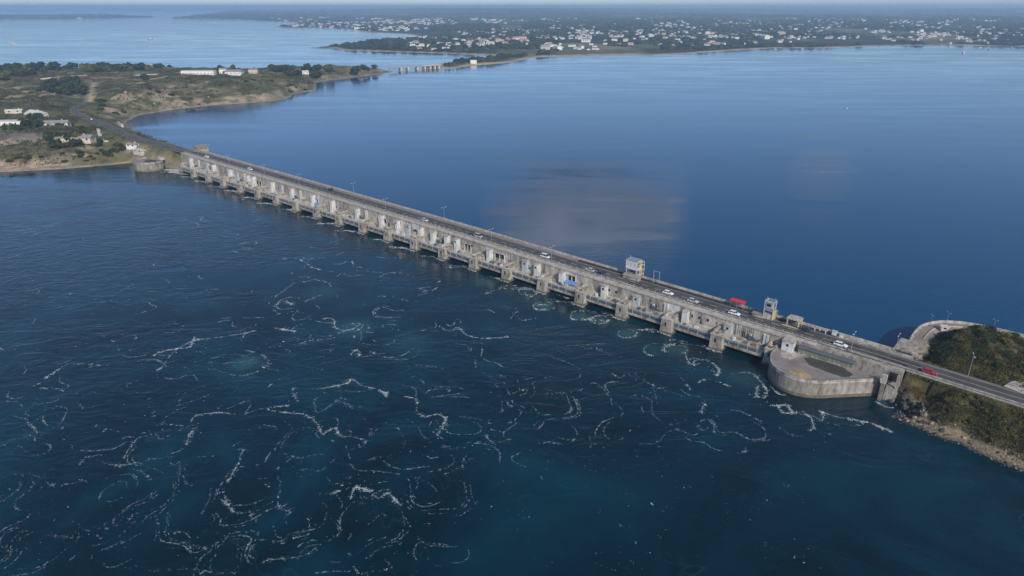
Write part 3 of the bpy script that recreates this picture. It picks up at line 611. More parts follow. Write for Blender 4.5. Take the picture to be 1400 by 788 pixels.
# deck ground in front of the wall, patches, railing
def onst(u, v, z): p = at(u, v, z); a_, b_ = st(p[0], p[1]); return a_, b_
def patch(name, px, z, mat, parent, thick=.02, jag=0.3, seed=1):
    r_ = random.Random(seed); pts = []
    P_ = [onst(u, v, z) for u, v in px]
    for i in range(len(P_)):
        a_, b_ = np.array(P_[i]), np.array(P_[(i + 1) % len(P_)])
        for k in range(5): q = a_ + (b_ - a_) * k / 5; pts.append((q[0] + r_.uniform(-jag, jag), q[1] + r_.uniform(-jag, jag), z + thick))
    return MB().add(pts, [tuple(range(len(pts)))]).build(name, mat, parent)
patch('tar_patch', [(1099, 490), (1122, 485), (1148, 499), (1168, 513), (1155, 517), (1128, 508), (1106, 499)], 5.95, M['tar_stain'], rot, .006)
patch('pale_patch', [(1068, 482), (1090, 478), (1100, 486), (1080, 492), (1066, 488)], 5.95, M['concrete_pale'], rot, .006, .2, 2)
def mound(name, s, t, z, rx, ry, h_, mat, parent, seed=0):
    n_ = 14; V = []; Fq = []
    for i in range(n_ + 1):
        for j in range(n_ + 1):
            a_ = i / n_ * 2 - 1; b_ = j / n_ * 2 - 1; r2 = math.hypot(a_, b_); hh = max(0, 1 - r2) ** .8 * h_ * (0.4 + 1.2 * float(fbm(a_ * 2.5 + 7, b_ * 2.5, seed, 3)))
            V.append((s + a_ * rx, t + b_ * ry, z + hh - .05))
    for i in range(n_):
        for j in range(n_): q = i * (n_ + 1) + j; Fq.append((q, q + n_ + 1, q + n_ + 2, q + 1))
    return MB().add(V, Fq).build(name, mat, parent)
M['straw'] = simple('straw_dirt', (0.36, 0.25, 0.12), 0.95, 0.8, 0.4, 0.8)
a_, b_ = onst(1094, 511, 5.95); mound('dirt_heap', a_, b_, 5.95, 3.6, 2.2, .55, M['straw'], rot, 4)
a_, b_ = onst(1122, 503, 5.95); mound('grass_tuft', a_, b_, 5.95, 1.6, 1.0, .35, M['leaf_olive'], rot, 6)
rl = MB(); k0 = 26
for z in (6.75, 7.15): rl.sweep([(-.2, z), (-.2, z + .07), (-.14, z + .07), (-.14, z)], fnr[k0:46])
rl.build('deck_railing', M['galv'], rot)
for k in range(k0, 46):
    q = fnr[k](-.17, 6.3); MB().box(q[0] - .05, q[0] + .05, q[1] - .05, q[1] + .05, 6.3, 7.25).build('railing_post', M['galv'], rot)
# glazed gallery and hut on the deck
gal = thing('glazed_gallery', 'low green-glazed lean-to gallery with a dark roof behind the bastion deck', 'shed', W(25.5, 0, 5.9), DAMROT)
def loc(s): return s - 25.5
for k in range(12):
    s0 = 25.6 + k * 1.45; w_ = wt(36) + .5
    MB().box(loc(s0) + .05, loc(s0) + 1.4, w_ - 1.9, w_ - 1.82, .75, 2.05).build('pane', M['green_glass'], gal)
    MB().box(loc(s0) - .05, loc(s0) + .05, w_ - 1.98, w_ - 1.82, 0, 2.2).build('mullion', M['concrete_pale'], gal)
MB().box(0, 17.5, wt(36) - 1.38, wt(36) - .1, 0, .74).build('base_wall', M['concrete'], gal)
MB().add([(-.2, wt(36) - 1.75, 2.22), (17.9, wt(36) - 1.75, 2.22), (17.9, wt(36) + .1, 2.8), (-.2, wt(36) + .1, 2.8), (-.2, wt(36) - 1.75, 2.36), (17.9, wt(36) - 1.75, 2.36), (17.9, wt(36) + .1, 2.94), (-.2, wt(36) + .1, 2.94)], [(0, 3, 2, 1), (4, 5, 6, 7), (0, 1, 5, 4), (1, 2, 6, 5), (2, 3, 7, 6), (3, 0, 4, 7)]).build('roof', M['roof_slate'], gal)
def hut(name, label, s, t, z, lx, ly, h_, rz=0.0, wallm='white_paint', roofm='roof_pale', group=None, pitched=True):
    t_ = thing(name, label, 'hut', W(s, t, z), DAMROT + rz, group)
    MB().box(-lx / 2, lx / 2, -ly / 2, ly / 2, 0, h_).build('wall', M[wallm], t_)
    if pitched:
        MB().add([(-lx / 2 - .2, -ly / 2 - .2, h_ + .003), (lx / 2 + .2, -ly / 2 - .2, h_ + .003), (lx / 2 + .2, ly / 2 + .2, h_ + .003), (-lx / 2 - .2, ly / 2 + .2, h_ + .003), (-lx / 2 - .2, 0, h_ + .6), (lx / 2 + .2, 0, h_ + .6)], [(0, 1, 5, 4), (2, 3, 4, 5), (0, 4, 3), (1, 2, 5), (0, 3, 2, 1)]).build('roof', M[roofm], t_)
    else: MB().box(-lx / 2 - .2, lx / 2 + .2, -ly / 2 - .2, ly / 2 + .2, h_ + .003, h_ + .25).build('roof', M[roofm], t_)
    MB().box(-.45, .45, -ly / 2 - .04, -ly / 2 + .02, .9, 1.7).build('window', M['glass'], t_)
    MB().box(lx / 2 - .02, lx / 2 + .04, -.45, .45, .05, 1.95).build('door', M['grey_paint'], t_)
    return t_
a_, b_ = onst(1160, 494, 5.95); hut('small_hut', 'small white hut at the end of the green-glazed gallery', a_, b_, 5.95, 2.6, 2.0, 1.8, 0.1)
# creek wall between bastion and point
cw = thing('retaining_wall', 'stepped grey concrete retaining wall between the bastion and the rocky point', 'wall', W(53, 0, 0), DAMROT)
MB().box(-.6, .5, 2.2, 8.5, -3, 6.2, 0.1).build('wall_block', M['concrete_dark'], cw)
MB().box(-.8, .7, 2.0, 3.6, 6.21, 9.0).build('gate_pillar', M['concrete_pale'], cw)
MB().box(.52, 4.0, 3.6, 8, -3, 5.0, .2).build('wall_block', M['concrete'], cw)
MB().box(3.2, 3.9, 3.5, 4.2, 5.01, 9.6).build('gate_pillar', M['concrete_pale'], cw)
MB().box(.6, 3.1, 5.4, 5.6, 6.2, 9.2).build('culvert_mouth', M['hole'], cw)
a_, b_ = onst(1287, 0 + 531, 9.0)
# left bastion
lcx, lcy = -461, -7.5
lo = [(lcx + 12.0 * math.cos(q), lcy + 11.0 * math.sin(q)) for q in np.linspace(math.radians(165), math.radians(395), 40)]
lb = thing('round_bastion', 'far round concrete bastion where the barrage meets the left headland', 'bastion', W(0, 0, 0), DAMROT)
bastion(lb, lo, 7.0, 6.2)
mound('spoil_heap', -459, -7, 6.2, 6, 4, 1.0, M['tar_stain'], lb, 9)
MB().box(-463, -456, -1, 2, 6.2, 8.2, .2).build('store_block', M['concrete_pale'], lb)
# old gatehouse
og = thing('ruined_gatehouse', 'brown weathered concrete gatehouse ruin standing in the water behind the far road end', 'ruin', W(-470, 38, 0), DAMROT - .25)
MB().box(-8, 8, -4.5, 4.5, -4, 5.2, .3).build('base', M['rock_tan'], og)
for k in range(5): MB().box(-7.2 + k * 3.1, -5.4 + k * 3.1, -4.2, 4.0, 5.21, 8.6 + (k % 2) * .4).build('column', M['concrete'], og)
MB().box(-7.6, 7.4, -4.4, 4.3, 9.02, 9.7).build('roof_slab', M['rock_tan'], og)
for k in range(4): MB().box(-5.3 + k * 3.1, -4.2 + k * 3.1, -3.0, -2.6, 5.22, 8.5).build('opening', M['hole'], og)

# ------------------------------------------------------------------ things on the road deck
def onroad(s, off): return W(s, wt(s) + off, zt(s) + .1)
tw = thing('gantry_tower', 'white boxy control tower on legs with an outside stair beside the barrage road', 'tower', onroad(-49, 12.2), DAMROT)
for x in (-2.7, 2.5):
    for y in (-1.8, 1.8): MB().box(x - .16, x + .16, y - .16, y + .16, 0, 4.4).build('leg', M['grey_paint'], tw)
cab = MB().box(-3.0, 2.8, -2.1, 2.1, 4.4, 8.5).build('cabin', M['white_paint'], tw)
MB().box(-3.2, 3.0, -2.3, 2.3, 8.502, 8.7).build('roof', M['galv'], cab)
for k in range(3): MB().box(-2.4 + k * 1.8, -1.4 + k * 1.8, -2.14, -2.05, 6.1, 7.6).build('window', M['grey_paint'], cab)
for k in range(3): MB().box(2.78, 2.84, -1.5 + k * 1.1, -.7 + k * 1.1, 5.6, 7.4).build('window', M['glass'], cab)
for k in range(9): MB().box(3.0, 4.3, -2 + k * .4, -1.6 + k * .4, .35 + k * .48, .45 + k * .48).build('step', M['yellow_beige'], tw)
for x, y in ((3.0, -2.0), (4.3, -2.0), (3.0, 2.0), (4.3, 2.0)): MB().box(x - .08, x + .08, y - .08, y + .08, 0, 8.3).build('stair_post', M['white_paint'], tw)
for z in (2.2, 4.4, 6.6, 8.2): MB().box(2.9, 4.4, -2.05, 2.05, z, z + .1).build('landing', M['yellow_beige'], tw)
MB().box(-2.4, .6, -1.2, 1.2, 0, 2.5).build('equipment_store', M['rust'], tw)
MB().box(.8, 2.2, -1.0, 1.0, 0, 2.2).build('equipment_store', M['roof_tile'], tw)
MB().tube([(-2.2, 0, 8.7), (-2.2, 0, 10.2)], .07).build('mast', M['galv'], tw)
tw.scale = (.9,) * 3
t_ = thing('roadside_shed', 'low grey sloping-roofed shed in front of the white control tower', 'shed', onroad(-48, 8.9 + 1), DAMROT)
MB().add([(-4, -1.0, 0), (3.6, -1.0, 0), (3.6, .8, 0), (-4, .8, 0), (-4, -1.0, 1.2), (3.6, -1.0, 1.2), (3.6, .8, 1.7), (-4, .8, 1.7)], [(0, 3, 2, 1), (4, 5, 6, 7), (0, 1, 5, 4), (1, 2, 6, 5), (2, 3, 7, 6), (3, 0, 4, 7)]).build('wall', M['concrete'], t_)
MB().add([(-4.2, -1.25, 1.16), (3.8, -1.25, 1.16), (3.8, 1, 1.78), (-4.2, 1, 1.78), (-4.2, -1.25, 1.3), (3.8, -1.25, 1.3), (3.8, 1, 1.92), (-4.2, 1, 1.92)], [(0, 3, 2, 1), (4, 5, 6, 7), (0, 1, 5, 4), (1, 2, 6, 5), (2, 3, 7, 6), (3, 0, 4, 7)]).build('roof', M['roof_grey'], t_)
t2 = thing('gantry_tower', 'slim grey lattice tower with an open cabin beside the red shelter', 'tower', onroad(9.6, 11.0), DAMROT)
for x in (-1.6, 1.6):
    for y in (-1.2, 1.2): MB().box(x - .13, x + .13, y - .13, y + .13, 0, 7.2).build('leg', M['grey_paint'], t2)
for z in (3.4, 4.4, 6.5, 6.95):
    f_ = MB(); f_.box(-1.75, 1.75, -1.35, -1.2, z, z + .18); f_.box(-1.75, 1.75, 1.2, 1.35, z, z + .18); f_.box(-1.75, -1.6, -1.19, 1.19, z, z + .18); f_.box(1.6, 1.75, -1.19, 1.19, z, z + .18); f_.build('ring_beam', M['grey_paint'], t2)
MB().box(-1.55, 1.55, -1.1, 1.1, 3.6, 3.75).build('floor', M['concrete_dark'], t2)
MB().box(-1.2, .9, -1.0, 1.0, 3.76, 6.3).build('cabin', M['grey_paint'], t2)
MB().box(-1.0, .6, -1.05, -1.0, 4.8, 5.9).build('window', M['glass'], t2)
for k in range(8): MB().box(1.8, 2.7, -1.2 + k * .32, -.9 + k * .32, .3 + k * .43, .4 + k * .43).build('step', M['yellow_beige'], t2)
MB().box(1.75, 1.85, -1.35, 1.35, 0, 3.3).build('side_panel', M['yellow_beige'], t2)
MB().box(-1.9, 1.2, -1.3, 1.0, 0, 2.0, .1).build('base_store', M['concrete_pale'], t2)
for x in (-1.4, 1.5): MB().tube([(x, 0, 7.1), (x, 0, 8.4)], .08).build('mast', M['galv'], t2)
t_ = thing('roadside_shed', 'low grey concrete shed at the foot of the lattice tower', 'shed', onroad(6.2, 9.9), DAMROT)
MB().box(-2.2, 2, -.8, 1.0, 0, 1.1, .05).build('wall', M['concrete'], t_); MB().box(-2.4, 2.2, -1, 1.2, 1.102, 1.25).build('roof', M['roof_grey'], t_)
kk = thing('toll_kiosk', 'small open-sided kiosk with a pale flat canopy roof by the road', 'kiosk', onroad(18.8, 11.3), DAMROT)
MB().box(-2.3, 2.3, -1.9, 1.9, 2.6, 3.0).build('canopy', M['concrete_pale'], kk)
for x in (-2.0, 2.0):
    for y in (-1.6, 1.6): MB().box(x - .2, x + .2, y - .2, y + .2, 0, 2.598).build('post', M['yellow_beige' if x > 0 else 'concrete_pale'], kk)
MB().box(-1.9, .6, .4, 1.7, 0, 2.4).build('booth', M['concrete_dark'], kk)
MB().box(-3.4, 3.2, -2.6, -2.2, 0, .22).build('kerb', M['line_yellow'], kk)
rs = thing('bus_shelter', 'red-roofed shelter on thin posts at the far side of the road', 'shelter', onroad(-3.0, 12.0), DAMROT)
MB().add([(-2.8, -.9, 2.55), (2.8, -.9, 2.55), (2.8, 1, 2.9), (-2.8, 1, 2.9), (-2.8, -.9, 2.75), (2.8, -.9, 2.75), (2.8, 1, 3.1), (-2.8, 1, 3.1)], [(0, 3, 2, 1), (4, 5, 6, 7), (0, 1, 5, 4), (1, 2, 6, 5), (2, 3, 7, 6), (3, 0, 4, 7)]).build('roof', M['red'], rs)
for x in (-2.5, 0, 2.5):
    for y in (-.7, .8): MB().tube([(x, y, 0), (x, y, 2.6)], .07).build('post', M['galv'], rs)
MB().box(-2.2, 2.2, .2, .6, .4, .5).build('bench', M['concrete_dark'], rs)
gp = thing('height_gantry', 'plain goalpost-shaped steel frame standing beside the road', 'gantry', onroad(-38.3, 12.6), DAMROT)
for x in (-1.3, 1.3): MB().tube([(x, 0, 0), (x, 0, 5.2)], .15, 8).build('post', M['galv'], gp)
MB().box(-1.5, 1.5, -.12, .12, 5.0, 5.25).build('crossbar', M['galv'], gp)
for k, (s, o2, nm) in enumerate([(27.2, 12.9, 'left'), (29.5, 11.9, 'x'), (25.8, 12.0, 'y')]):
    t_ = thing('bollard', ['white bollard by the far parapet, nearest the bastion lamp post', 'white bollard on the dark verge, middle one of three', 'white bollard on the dark verge, nearest the kiosk'][(0, 1, 2)[k]] if False else ['white bollard hard against the far parapet on the dark verge', 'white bollard on the dark verge edge nearest the bastion', 'white bollard on the dark verge edge nearest the kiosk'][k], 'bollard', onroad(s, o2), DAMROT)
    MB().tube([(0, 0, 0), (0, 0, .8), (0, 0, .95)], [.2, .18, .08], 10).build('shaft', M['white_paint'], t_); MB().tube([(0, 0, .55), (0, 0, .7)], .195, 10).build('band', M['red'], t_)
for k, (s, o2, lab) in enumerate([(32.2, 12.8, 'pale utility cabinet on the dark verge, larger of the two'), (34.6, 12.6, 'pale utility cabinet on the dark verge, smaller of the two')]):
    t_ = thing('utility_cabinet', lab, 'cabinet', onroad(s, o2), DAMROT); q = .75 if k == 0 else .55
    MB().box(-q, q, -.5, .5, 0, 1.2 * q / .6).build('cabinet', M['white_paint'], t_); MB().box(-q - .1, q + .1, -.6, .6, 1.2 * q / .6 + .002, 1.2 * q / .6 + .1).build('lid', M['grey_paint'], t_)

def lamp_mesh():
    t_ = thing('street_lamp', 'x', 'street lamp')
    MB().tube([(0, 0, 0), (0, 0, .5), (0, 0, 8.0)], [.16, .12, .07], 8).build('pole', M['galv'], t_)
    MB().box(-.22, .22, -.22, .22, 0, .28).build('base', M['concrete_dark'], t_)
    for sx in (-1, 1):
        MB().tube([(0, 0, 7.85), (sx * .6, 0, 8.15), (sx * 1.25, 0, 8.2)], .055, 6).build('arm', M['galv'], t_)
        MB().box(min(sx * 1.15, sx * 1.95), max(sx * 1.15, sx * 1.95), -.16, .16, 8.12, 8.3, .06).build('lamp_head', M['white_paint'], t_)
    return t_
ords = ['first', 'second', 'third', 'fourth', 'fifth', 'sixth', 'seventh', 'eighth', 'ninth', 'tenth']
lp = lamp_mesh(); ls = [(-424, 12.6), (-374, 3.15), (-327, 3.15), (-286, 3.15), (-243, 13.0), (-201, 3.15), (-165, 13.0), (-122, 3.15), (-85.5, 3.15), (40.5, 3.15)]
for k, (s, o2) in enumerate(ls):
    t_ = lp if k == 0 else copy_tree(lp); t_.location = onroad(s, o2); t_.rotation_euler = (0, 0, DAMROT + math.pi / 2)
    t_['label'] = ('grey two-armed street lamp behind the bastion, at the near end of the barrage' if k == 9 else 'grey two-armed street lamp, %s along the barrage from the left headland' % ords[k]); t_['group'] = 'street lamps along the barrage'; t_.scale = (.86,) * 3
for k, (s, t, z, lab) in enumerate([(51.5, None, 0, 'grey street lamp by the far parapet beside the concrete blockhouse'), (72.5, None, 0, 'grey street lamp on the scrub verge of the right-hand road'), (54.6, 55.5, 7.6, 'grey street lamp on the curved jetty where it begins to bend'), (58.8, 61.0, 7.6, 'grey street lamp on the curved jetty, second along its bend'), (72.5, 66.0, 7.6, 'grey street lamp on the curved jetty, farthest round')]):
    t_ = copy_tree(lp); t_['label'] = lab; t_['group'] = 'street lamps on the point'
    t_.location = W(s, wt(s) + (13.2 if k == 0 else 13.3), zt(s) - (.1 if k == 0 else .6)) if t is None else W(s, t, z)
    t_.rotation_euler = (0, 0, DAMROT + math.pi / 2 + k * .3); sc_ = [.8, .9, .5, .55, .5][k]; t_.scale = (sc_,) * 3

# ------------------------------------------------------------------ cars
def car(name, label, col, s, off, flip=False, style='saloon', cat='car'):
    t_ = thing(name, label, cat, (lambda p: (p[0], p[1], p[2] - .045))(onroad(s, off)), DAMROT + (math.pi if flip else 0))
    pm_ = paint('car_paint', col); van = style == 'van'
    L_, hw = (4.3, .86) if not van else (4.7, .92)
    st_ = [(-.5, .80, .32, .72), (-.47, .86, .26, .86), (-.3, hw, .24, .92), (0, hw, .24, .93), (.25, hw, .24, .91), (.42, hw * .97, .26, .80), (.49, .80, .32, .66), (.5, .72, .36, .58)]
    def loft(stn, bev=.1):
        fns = []; m_ = MB(); vs = []; 
        for x, h_, z0, z1 in stn:
            vs += [(x * L_, -h_ + bev, z0), (x * L_, -h_, z0 + .15), (x * L_, -h_, z1 - bev), (x * L_, -h_ + bev * 1.3, z1), (x * L_, h_ - bev * 1.3, z1), (x * L_, h_, z1 - bev), (x * L_, h_, z0 + .15), (x * L_, h_ - bev, z0)]
        fs = []
        for i in range(len(stn) - 1):
            for k in range(8): fs.append((i * 8 + k, i * 8 + (k + 1) % 8, (i + 1) * 8 + (k + 1) % 8, (i + 1) * 8 + k))
        fs += [tuple(range(8)), tuple((len(stn) - 1) * 8 + k for k in range(7, -1, -1))]
        return m_.add(vs, fs)
    body = loft(st_).build('body', pm_, t_)
    hr_ = 1.45 if not van else 1.85; f = .33 if van else .22; rr_ = -.46 if van or style == 'estate' else -.42
    cb = [(rr_, .74, .88), (rr_ + .1, .66, hr_ - .03), (f - .14, .66, hr_), (f, .76, .9)]
    vs = []
    for x, h_, z in cb: vs += [(x * L_, -h_, z), (x * L_, h_, z)]
    MB().add(vs, [(0, 1, 3, 2), (2, 3, 5, 4), (4, 5, 7, 6), (0, 2, 4, 6), (1, 7, 5, 3), (0, 6, 7, 1)]).build('glasshouse', M['glass'], t_)
    MB().box((rr_ + .09) * L_, (f - .12) * L_, -.67, .67, hr_ - .02, hr_ + .035, .05).build('roof', pm_, t_)
    for sgn in (-1, 1):
        for x in (f - .14, -.12, rr_ + .1): MB().tube([(x * L_ + (.5 if x > 0 else (-.3 if x < -.2 else 0)), sgn * .77, .9), (x * L_, sgn * .67, hr_)], .045, 4).build('pillar', pm_, t_)
        for x in (.31, -.30):
            wh = MB().tube([(x * L_, sgn * (hw - .2), .32), (x * L_, sgn * (hw + .015), .32)], .32, 14).build('wheel', M['tyre'], t_)
            MB().tube([(x * L_, sgn * (hw + .012), .32), (x * L_, sgn * (hw + .03), .32)], .19, 10).build('rim', M['rim'], wh)
        MB().box(.478 * L_, .497 * L_, sgn * .62 - .14, sgn * .62 + .14, .55, .68).build('headlight', M['lamp_glass'], t_)
        MB().box(-.503 * L_, -.49 * L_, sgn * .62 - .13, sgn * .62 + .13, .62, .76).build('tail_light', M['tail'], t_)
        MB().box((f - .06) * L_ - .1, (f - .06) * L_ + .1, sgn * (hw + .09) - .08, sgn * (hw + .09) + .08, .92, 1.04).build('mirror', pm_, t_)
    return t_
g_ = 'cars on the barrage road'
wh_, sil, dk_, red_ = (.80, .80, .79), (.42, .44, .47), (.03, .035, .045), (.38, .015, .02)
for a_ in [('white_car', 'white saloon car driving past the goalpost frame', wh_, -29, 6.0, False), ('silver_car', 'silver car between two white cars on the barrage road', sil, -18, 5.6, False), ('white_car', 'white estate car driving past the red shelter', wh_, -1.2, 5.6, False, 'estate'), ('white_car', 'white car just behind the bastion, beside the lamp post', wh_, 36.5, 5.6, False, 'estate'), ('red_car', 'dark red car on the right-hand approach road', red_, 63.2, 5.6, False),
           ('white_van', 'white van near the middle of the barrage, beside a lamp post', wh_, -91, 5.4, False, 'van'), ('silver_van', 'small silver van, next one left of the van by the lamp post', sil, -133, 5.6, False, 'van'), ('grey_car', 'pale grey car in the left half of the barrage, left of the two vans', (.5, .5, .5), -172, 5.6, False), ('dark_car', 'dark car passing the low shed left of the white tower', dk_, -60.5, 5.6, False), ('grey_car', 'grey car right behind the dark one left of the tower', sil, -66.5, 5.4, True),
           ('white_car', 'white car near the far left end of the barrage road', wh_, -412, 5.6, False), ('white_car', 'tiny white car on the far left stretch, beside the third lamp', wh_, -350, 5.6, False), ('dark_car', 'dark car in the far lane near the second tower', dk_, 23, 9.6, True), ('dark_car', 'dark car in the far lane, left third of the barrage', dk_, -262, 9.6, True)]:
    n_, lab, c_, s, off_, fl = a_[:6]; cc = car(n_, lab, c_, s, off_, fl, a_[6] if len(a_) > 6 else 'saloon'); cc['group'] = g_
lx, ly = 0, 0
# white car stopped on the curving left road
pL = lroad[5]; cc = car('white_car', 'white car on the curve of the headland road', wh_, 0, 0); cc.location = (pL[0], pL[1], pL[2] + .06); cc.rotation_euler = (0, 0, math.radians(128)); cc['group'] = g_

# ------------------------------------------------------------------ right-hand approach: guard rail, blockhouse, jetty
gr = thing('guard_rail', 'low pale guard rail on posts along the water side of the right-hand road', 'guard rail', W(0, 0, 0), DAMROT)
gp_ = MB().box(-.06, .06, -.06, .06, 0, .85).mesh('post', M['galv'])
for k in range(48):
    s = 40 + k * 1.6; obj('post', gp_, gr, (s, wt(s) + 3.25, zt(s) - .25))
for z in (.35, .62): MB().sweep([(3.2, z), (3.2, z + .2), (3.3, z + .2), (3.3, z)], dpath(39.5, 116)).build('rail', M['concrete_pale'], gr)
MB().sweep([(3.0, -.4), (3.0, .02), (3.75, .02), (3.75, -.4)], dpath(57.2, 116)).build('kerb', M['concrete_pale'], gr)
gr2 = thing('kerb_strip', 'pale concrete kerb along the scrub side of the right-hand road', 'kerb', W(0, 0, 0), DAMROT)
MB().sweep([(11.7, -.4), (11.7, .05), (12.3, .05), (12.3, -.4)], dpath(57.2, 116)).build('kerb', M['concrete_dark'], gr2)
bk = thing('blockhouse', 'flat-roofed concrete blockhouse at the water where the jetty begins', 'building', W(52.8, 29.5, 0), DAMROT)
MB().box(-2.6, 2.6, -4.0, 5.2, -4, 8.2).build('wall', M['concrete_dark'], bk); MB().box(-3.0, 3.1, -4.4, 5.6, 8.203, 8.7).build('roof', M['concrete'], bk)
for k in range(2): MB().box(-1.6 + k * 2, -.6 + k * 2, -4.05, -3.95, 5.6, 7.2).build('window', M['hole'], bk)
MB().box(2.62, 4.2, -4.2, -3.4, 0, 8.8).build('buttress', M['concrete_pale'], bk)
MB().box(2.62, 5.2, -3.38, 3.0, 4, 6.6).build('side_store', M['concrete'], bk)
jw = [tuple(p[:2]) for p in catmull([(a_, b_, 0) for a_, b_ in [(52.9, 34.6), (52.4, 44), (53.2, 53.2), (57, 60.4), (63.6, 65.0), (73, 66.8), (90, 67.2), (118, 69)]], 5)]
jt = thing('curved_jetty', 'curved pale concrete sea wall with a parapet enclosing the scrub on the point', 'jetty', W(0, 0, 0), DAMROT)
fn = outline_fns(with_normals(jw))
for i in range(0, len(fn) - 1, 2):
    sg = fn[i:i + 3]
    if len(sg) < 2: continue
    p_ = MB().sweep([(-.6, -4), (-.6, 7.5), (.5, 7.5), (.5, -4)], sg).build('wall_panel', M['concrete'], jt)
    MB().sweep([(-.62, 7.503), (-.62, 8.35), (-.22, 8.35), (-.22, 7.503)], sg).build('parapet', M['concrete_pale'], p_)
MB().sweep([(.5, 7.3), (.5, 7.58), (3.0, 7.58), (3.0, 7.3)], fn).build('promenade', M['deck_ground'], jt)
MB().sweep([(3.02, 7.3), (3.02, 7.9), (3.3, 7.9), (3.3, 7.3)], fn[4:]).build('inner_kerb', M['concrete_pale'], jt)
hut('small_hut', 'small white hut at the bend of the curved jetty', 59.2, 54.5, 7.4, 2.4, 1.8, 1.6, .5, pitched=False)
# side road at the right edge
ss, tt = onst(1395, 526, 10); sp = MB(); P_ = [onst(u, v, 10.0) for u, v in [(1372, 528), (1386, 519), (1400, 514), (1440, 525), (1440, 552), (1400, 539)]]
sp.add([W(a_, b_, 9.93) for a_, b_ in P_], [tuple(range(6))]); sp.build('side_road', M['concrete_pale'], None, 'structure')
# ------------------------------------------------------------------ vegetation
def crown_mesh(name, mat, n, leaf, seed, clumps=9, flat=.75, spread=.62):
    """leaf-sized faces on many clumps inside a unit crown (radius ~1, base at z=0)"""
    r = np.random.default_rng(seed); c = r.normal(size=(clumps, 3)); c /= np.linalg.norm(c, axis=1)[:, None]
    c *= (r.random((clumps, 1)) ** .5) * spread; c[:, 2] = np.abs(c[:, 2]) * flat + .25
    cr = r.uniform(.28, .5, clumps)
    k = r.integers(0, clumps, n); d = r.normal(size=(n, 3)); d /= np.linalg.norm(d, axis=1)[:, None]
    p = c[k] + d * cr[k][:, None] * (r.random((n, 1)) ** .35) * np.array([1, 1, .8]); p[:, 2] = np.maximum(p[:, 2], .02)
    nm = d * .8 + r.normal(size=(n, 3)) * .55 + np.array([0, 0, .35]); nm /= np.linalg.norm(nm, axis=1)[:, None]
    a_ = np.cross(nm, r.normal(size=(n, 3))); a_ /= np.linalg.norm(a_, axis=1)[:, None] + 1e-9; b_ = np.cross(nm, a_)
    s = leaf * r.uniform(.55, 1.35, (n, 1)); e = r.uniform(.45, .9, (n, 1))
    V = np.stack([p - a_ * s, p + b_ * s * e, p + a_ * s, p - b_ * s * e], 1).reshape(-1, 3)
    return npmesh(name, V, np.arange(4 * n).reshape(-1, 4), mat)
tr_dark = [crown_mesh('crown', M['leaf_dark'], 520, .15, 100 + i, 10) for i in range(5)]
tr_olive = [crown_mesh('crown', M['leaf_olive'], 420, .15, 120 + i, 9) for i in range(4)]
bush_d = [crown_mesh('crown', M['leaf_dark'], 1500, .085, 140 + i, 12, .6) for i in range(4)]
bush_o = [crown_mesh('crown', M['leaf_olive'], 1300, .085, 150 + i, 12, .55) for i in range(4)]
bush_b = [crown_mesh('crown', M['leaf_brown'], 1300, .08, 160 + i, 12, .55) for i in range(4)]
trunk_me = MB().tube([(0, 0, -.6), (.02, 0, .5), (.1, .05, 1.0)], [.09, .06, .03], 6).add(*[[(0, 0, .4), (.3, .1, .8), (.33, .12, .78), (.04, .03, .38)], [(0, 1, 2, 3)]]).mesh('trunk', M['bark'])
def tree(name, me, loc, r, h, label, cat, group, trunk_h=.25):
    t_ = thing(name, label, cat, loc, rnd.uniform(0, 6.28), group)
    obj('crown', me, t_, (0, 0, h * trunk_h), 0, (r, r * rnd.uniform(.8, 1.2), h * (1 - trunk_h)))
    obj('trunk', trunk_me, t_, (0, 0, 0), 0, (r * .8, r * .8, h * .6))
    return t_
# left headland: groups of trees by the place they stand
def scatter_left(px, n, r0, r1, kindmix, label, cat, group, hk=1.0):
    us = [p[0] for p in px]; vs = [p[1] for p in px]; k = 0; tries = 0
    while k < n and tries < n * 30:
        tries += 1; u, v = rnd.uniform(min(us), max(us)), rnd.uniform(min(vs), max(vs))
        if not bool(sdf(np.array([u]), np.array([v]), px)[0] > 0): continue
        x, y, z = on_left(u, v)
        if z < .8: continue
        if float(seg_dist(np.array([x]), np.array([y]), lroadline)[0][0]) < 8: continue
        r = rnd.uniform(r0, r1) * (1.55 if cat == 'tree' else 1.15); dk_ = rnd.random() < kindmix
        tree('tree' if cat == 'tree' else 'bush', rnd.choice(tr_dark if dk_ else tr_olive), (x, y, z - .3), r, r * rnd.uniform(1.05, 1.4) * hk, label, cat, group, .22 if cat == 'tree' else .02); k += 1
scatter_left([(-10, 88), (40, 84), (85, 84), (110, 90), (105, 98), (60, 104), (0, 112), (-20, 108)], 62, 4, 8, .8, 'dark green tree in the wood at the top left of the headland', 'tree', 'trees in the top left wood')
scatter_left([(110, 92), (170, 90), (232, 87), (300, 87), (360, 88), (360, 93), (250, 94), (180, 98), (120, 100)], 58, 4, 7.5, .55, 'round tree in the belt along the headland skyline', 'tree', 'trees in the skyline belt')
scatter_left([(363, 97), (395, 93), (440, 93), (465, 99), (430, 107), (385, 106)], 34, 4.5, 7, .95, 'dark tree in the dense grove on the headland neck', 'tree', 'trees of the grove on the neck')
scatter_left([(60, 120), (95, 113), (118, 119), (118, 130), (90, 132), (68, 130)], 28, 4, 7, .95, 'dark tree in the oval thicket beside the dirt track', 'tree', 'trees of the oval thicket')
scatter_left([(68, 192), (90, 188), (118, 187), (121, 198), (100, 204), (70, 204)], 20, 3, 4.6, .95, 'dark evergreen in the hedge in front of the long grey-roofed building', 'tree', 'evergreens before the long building')
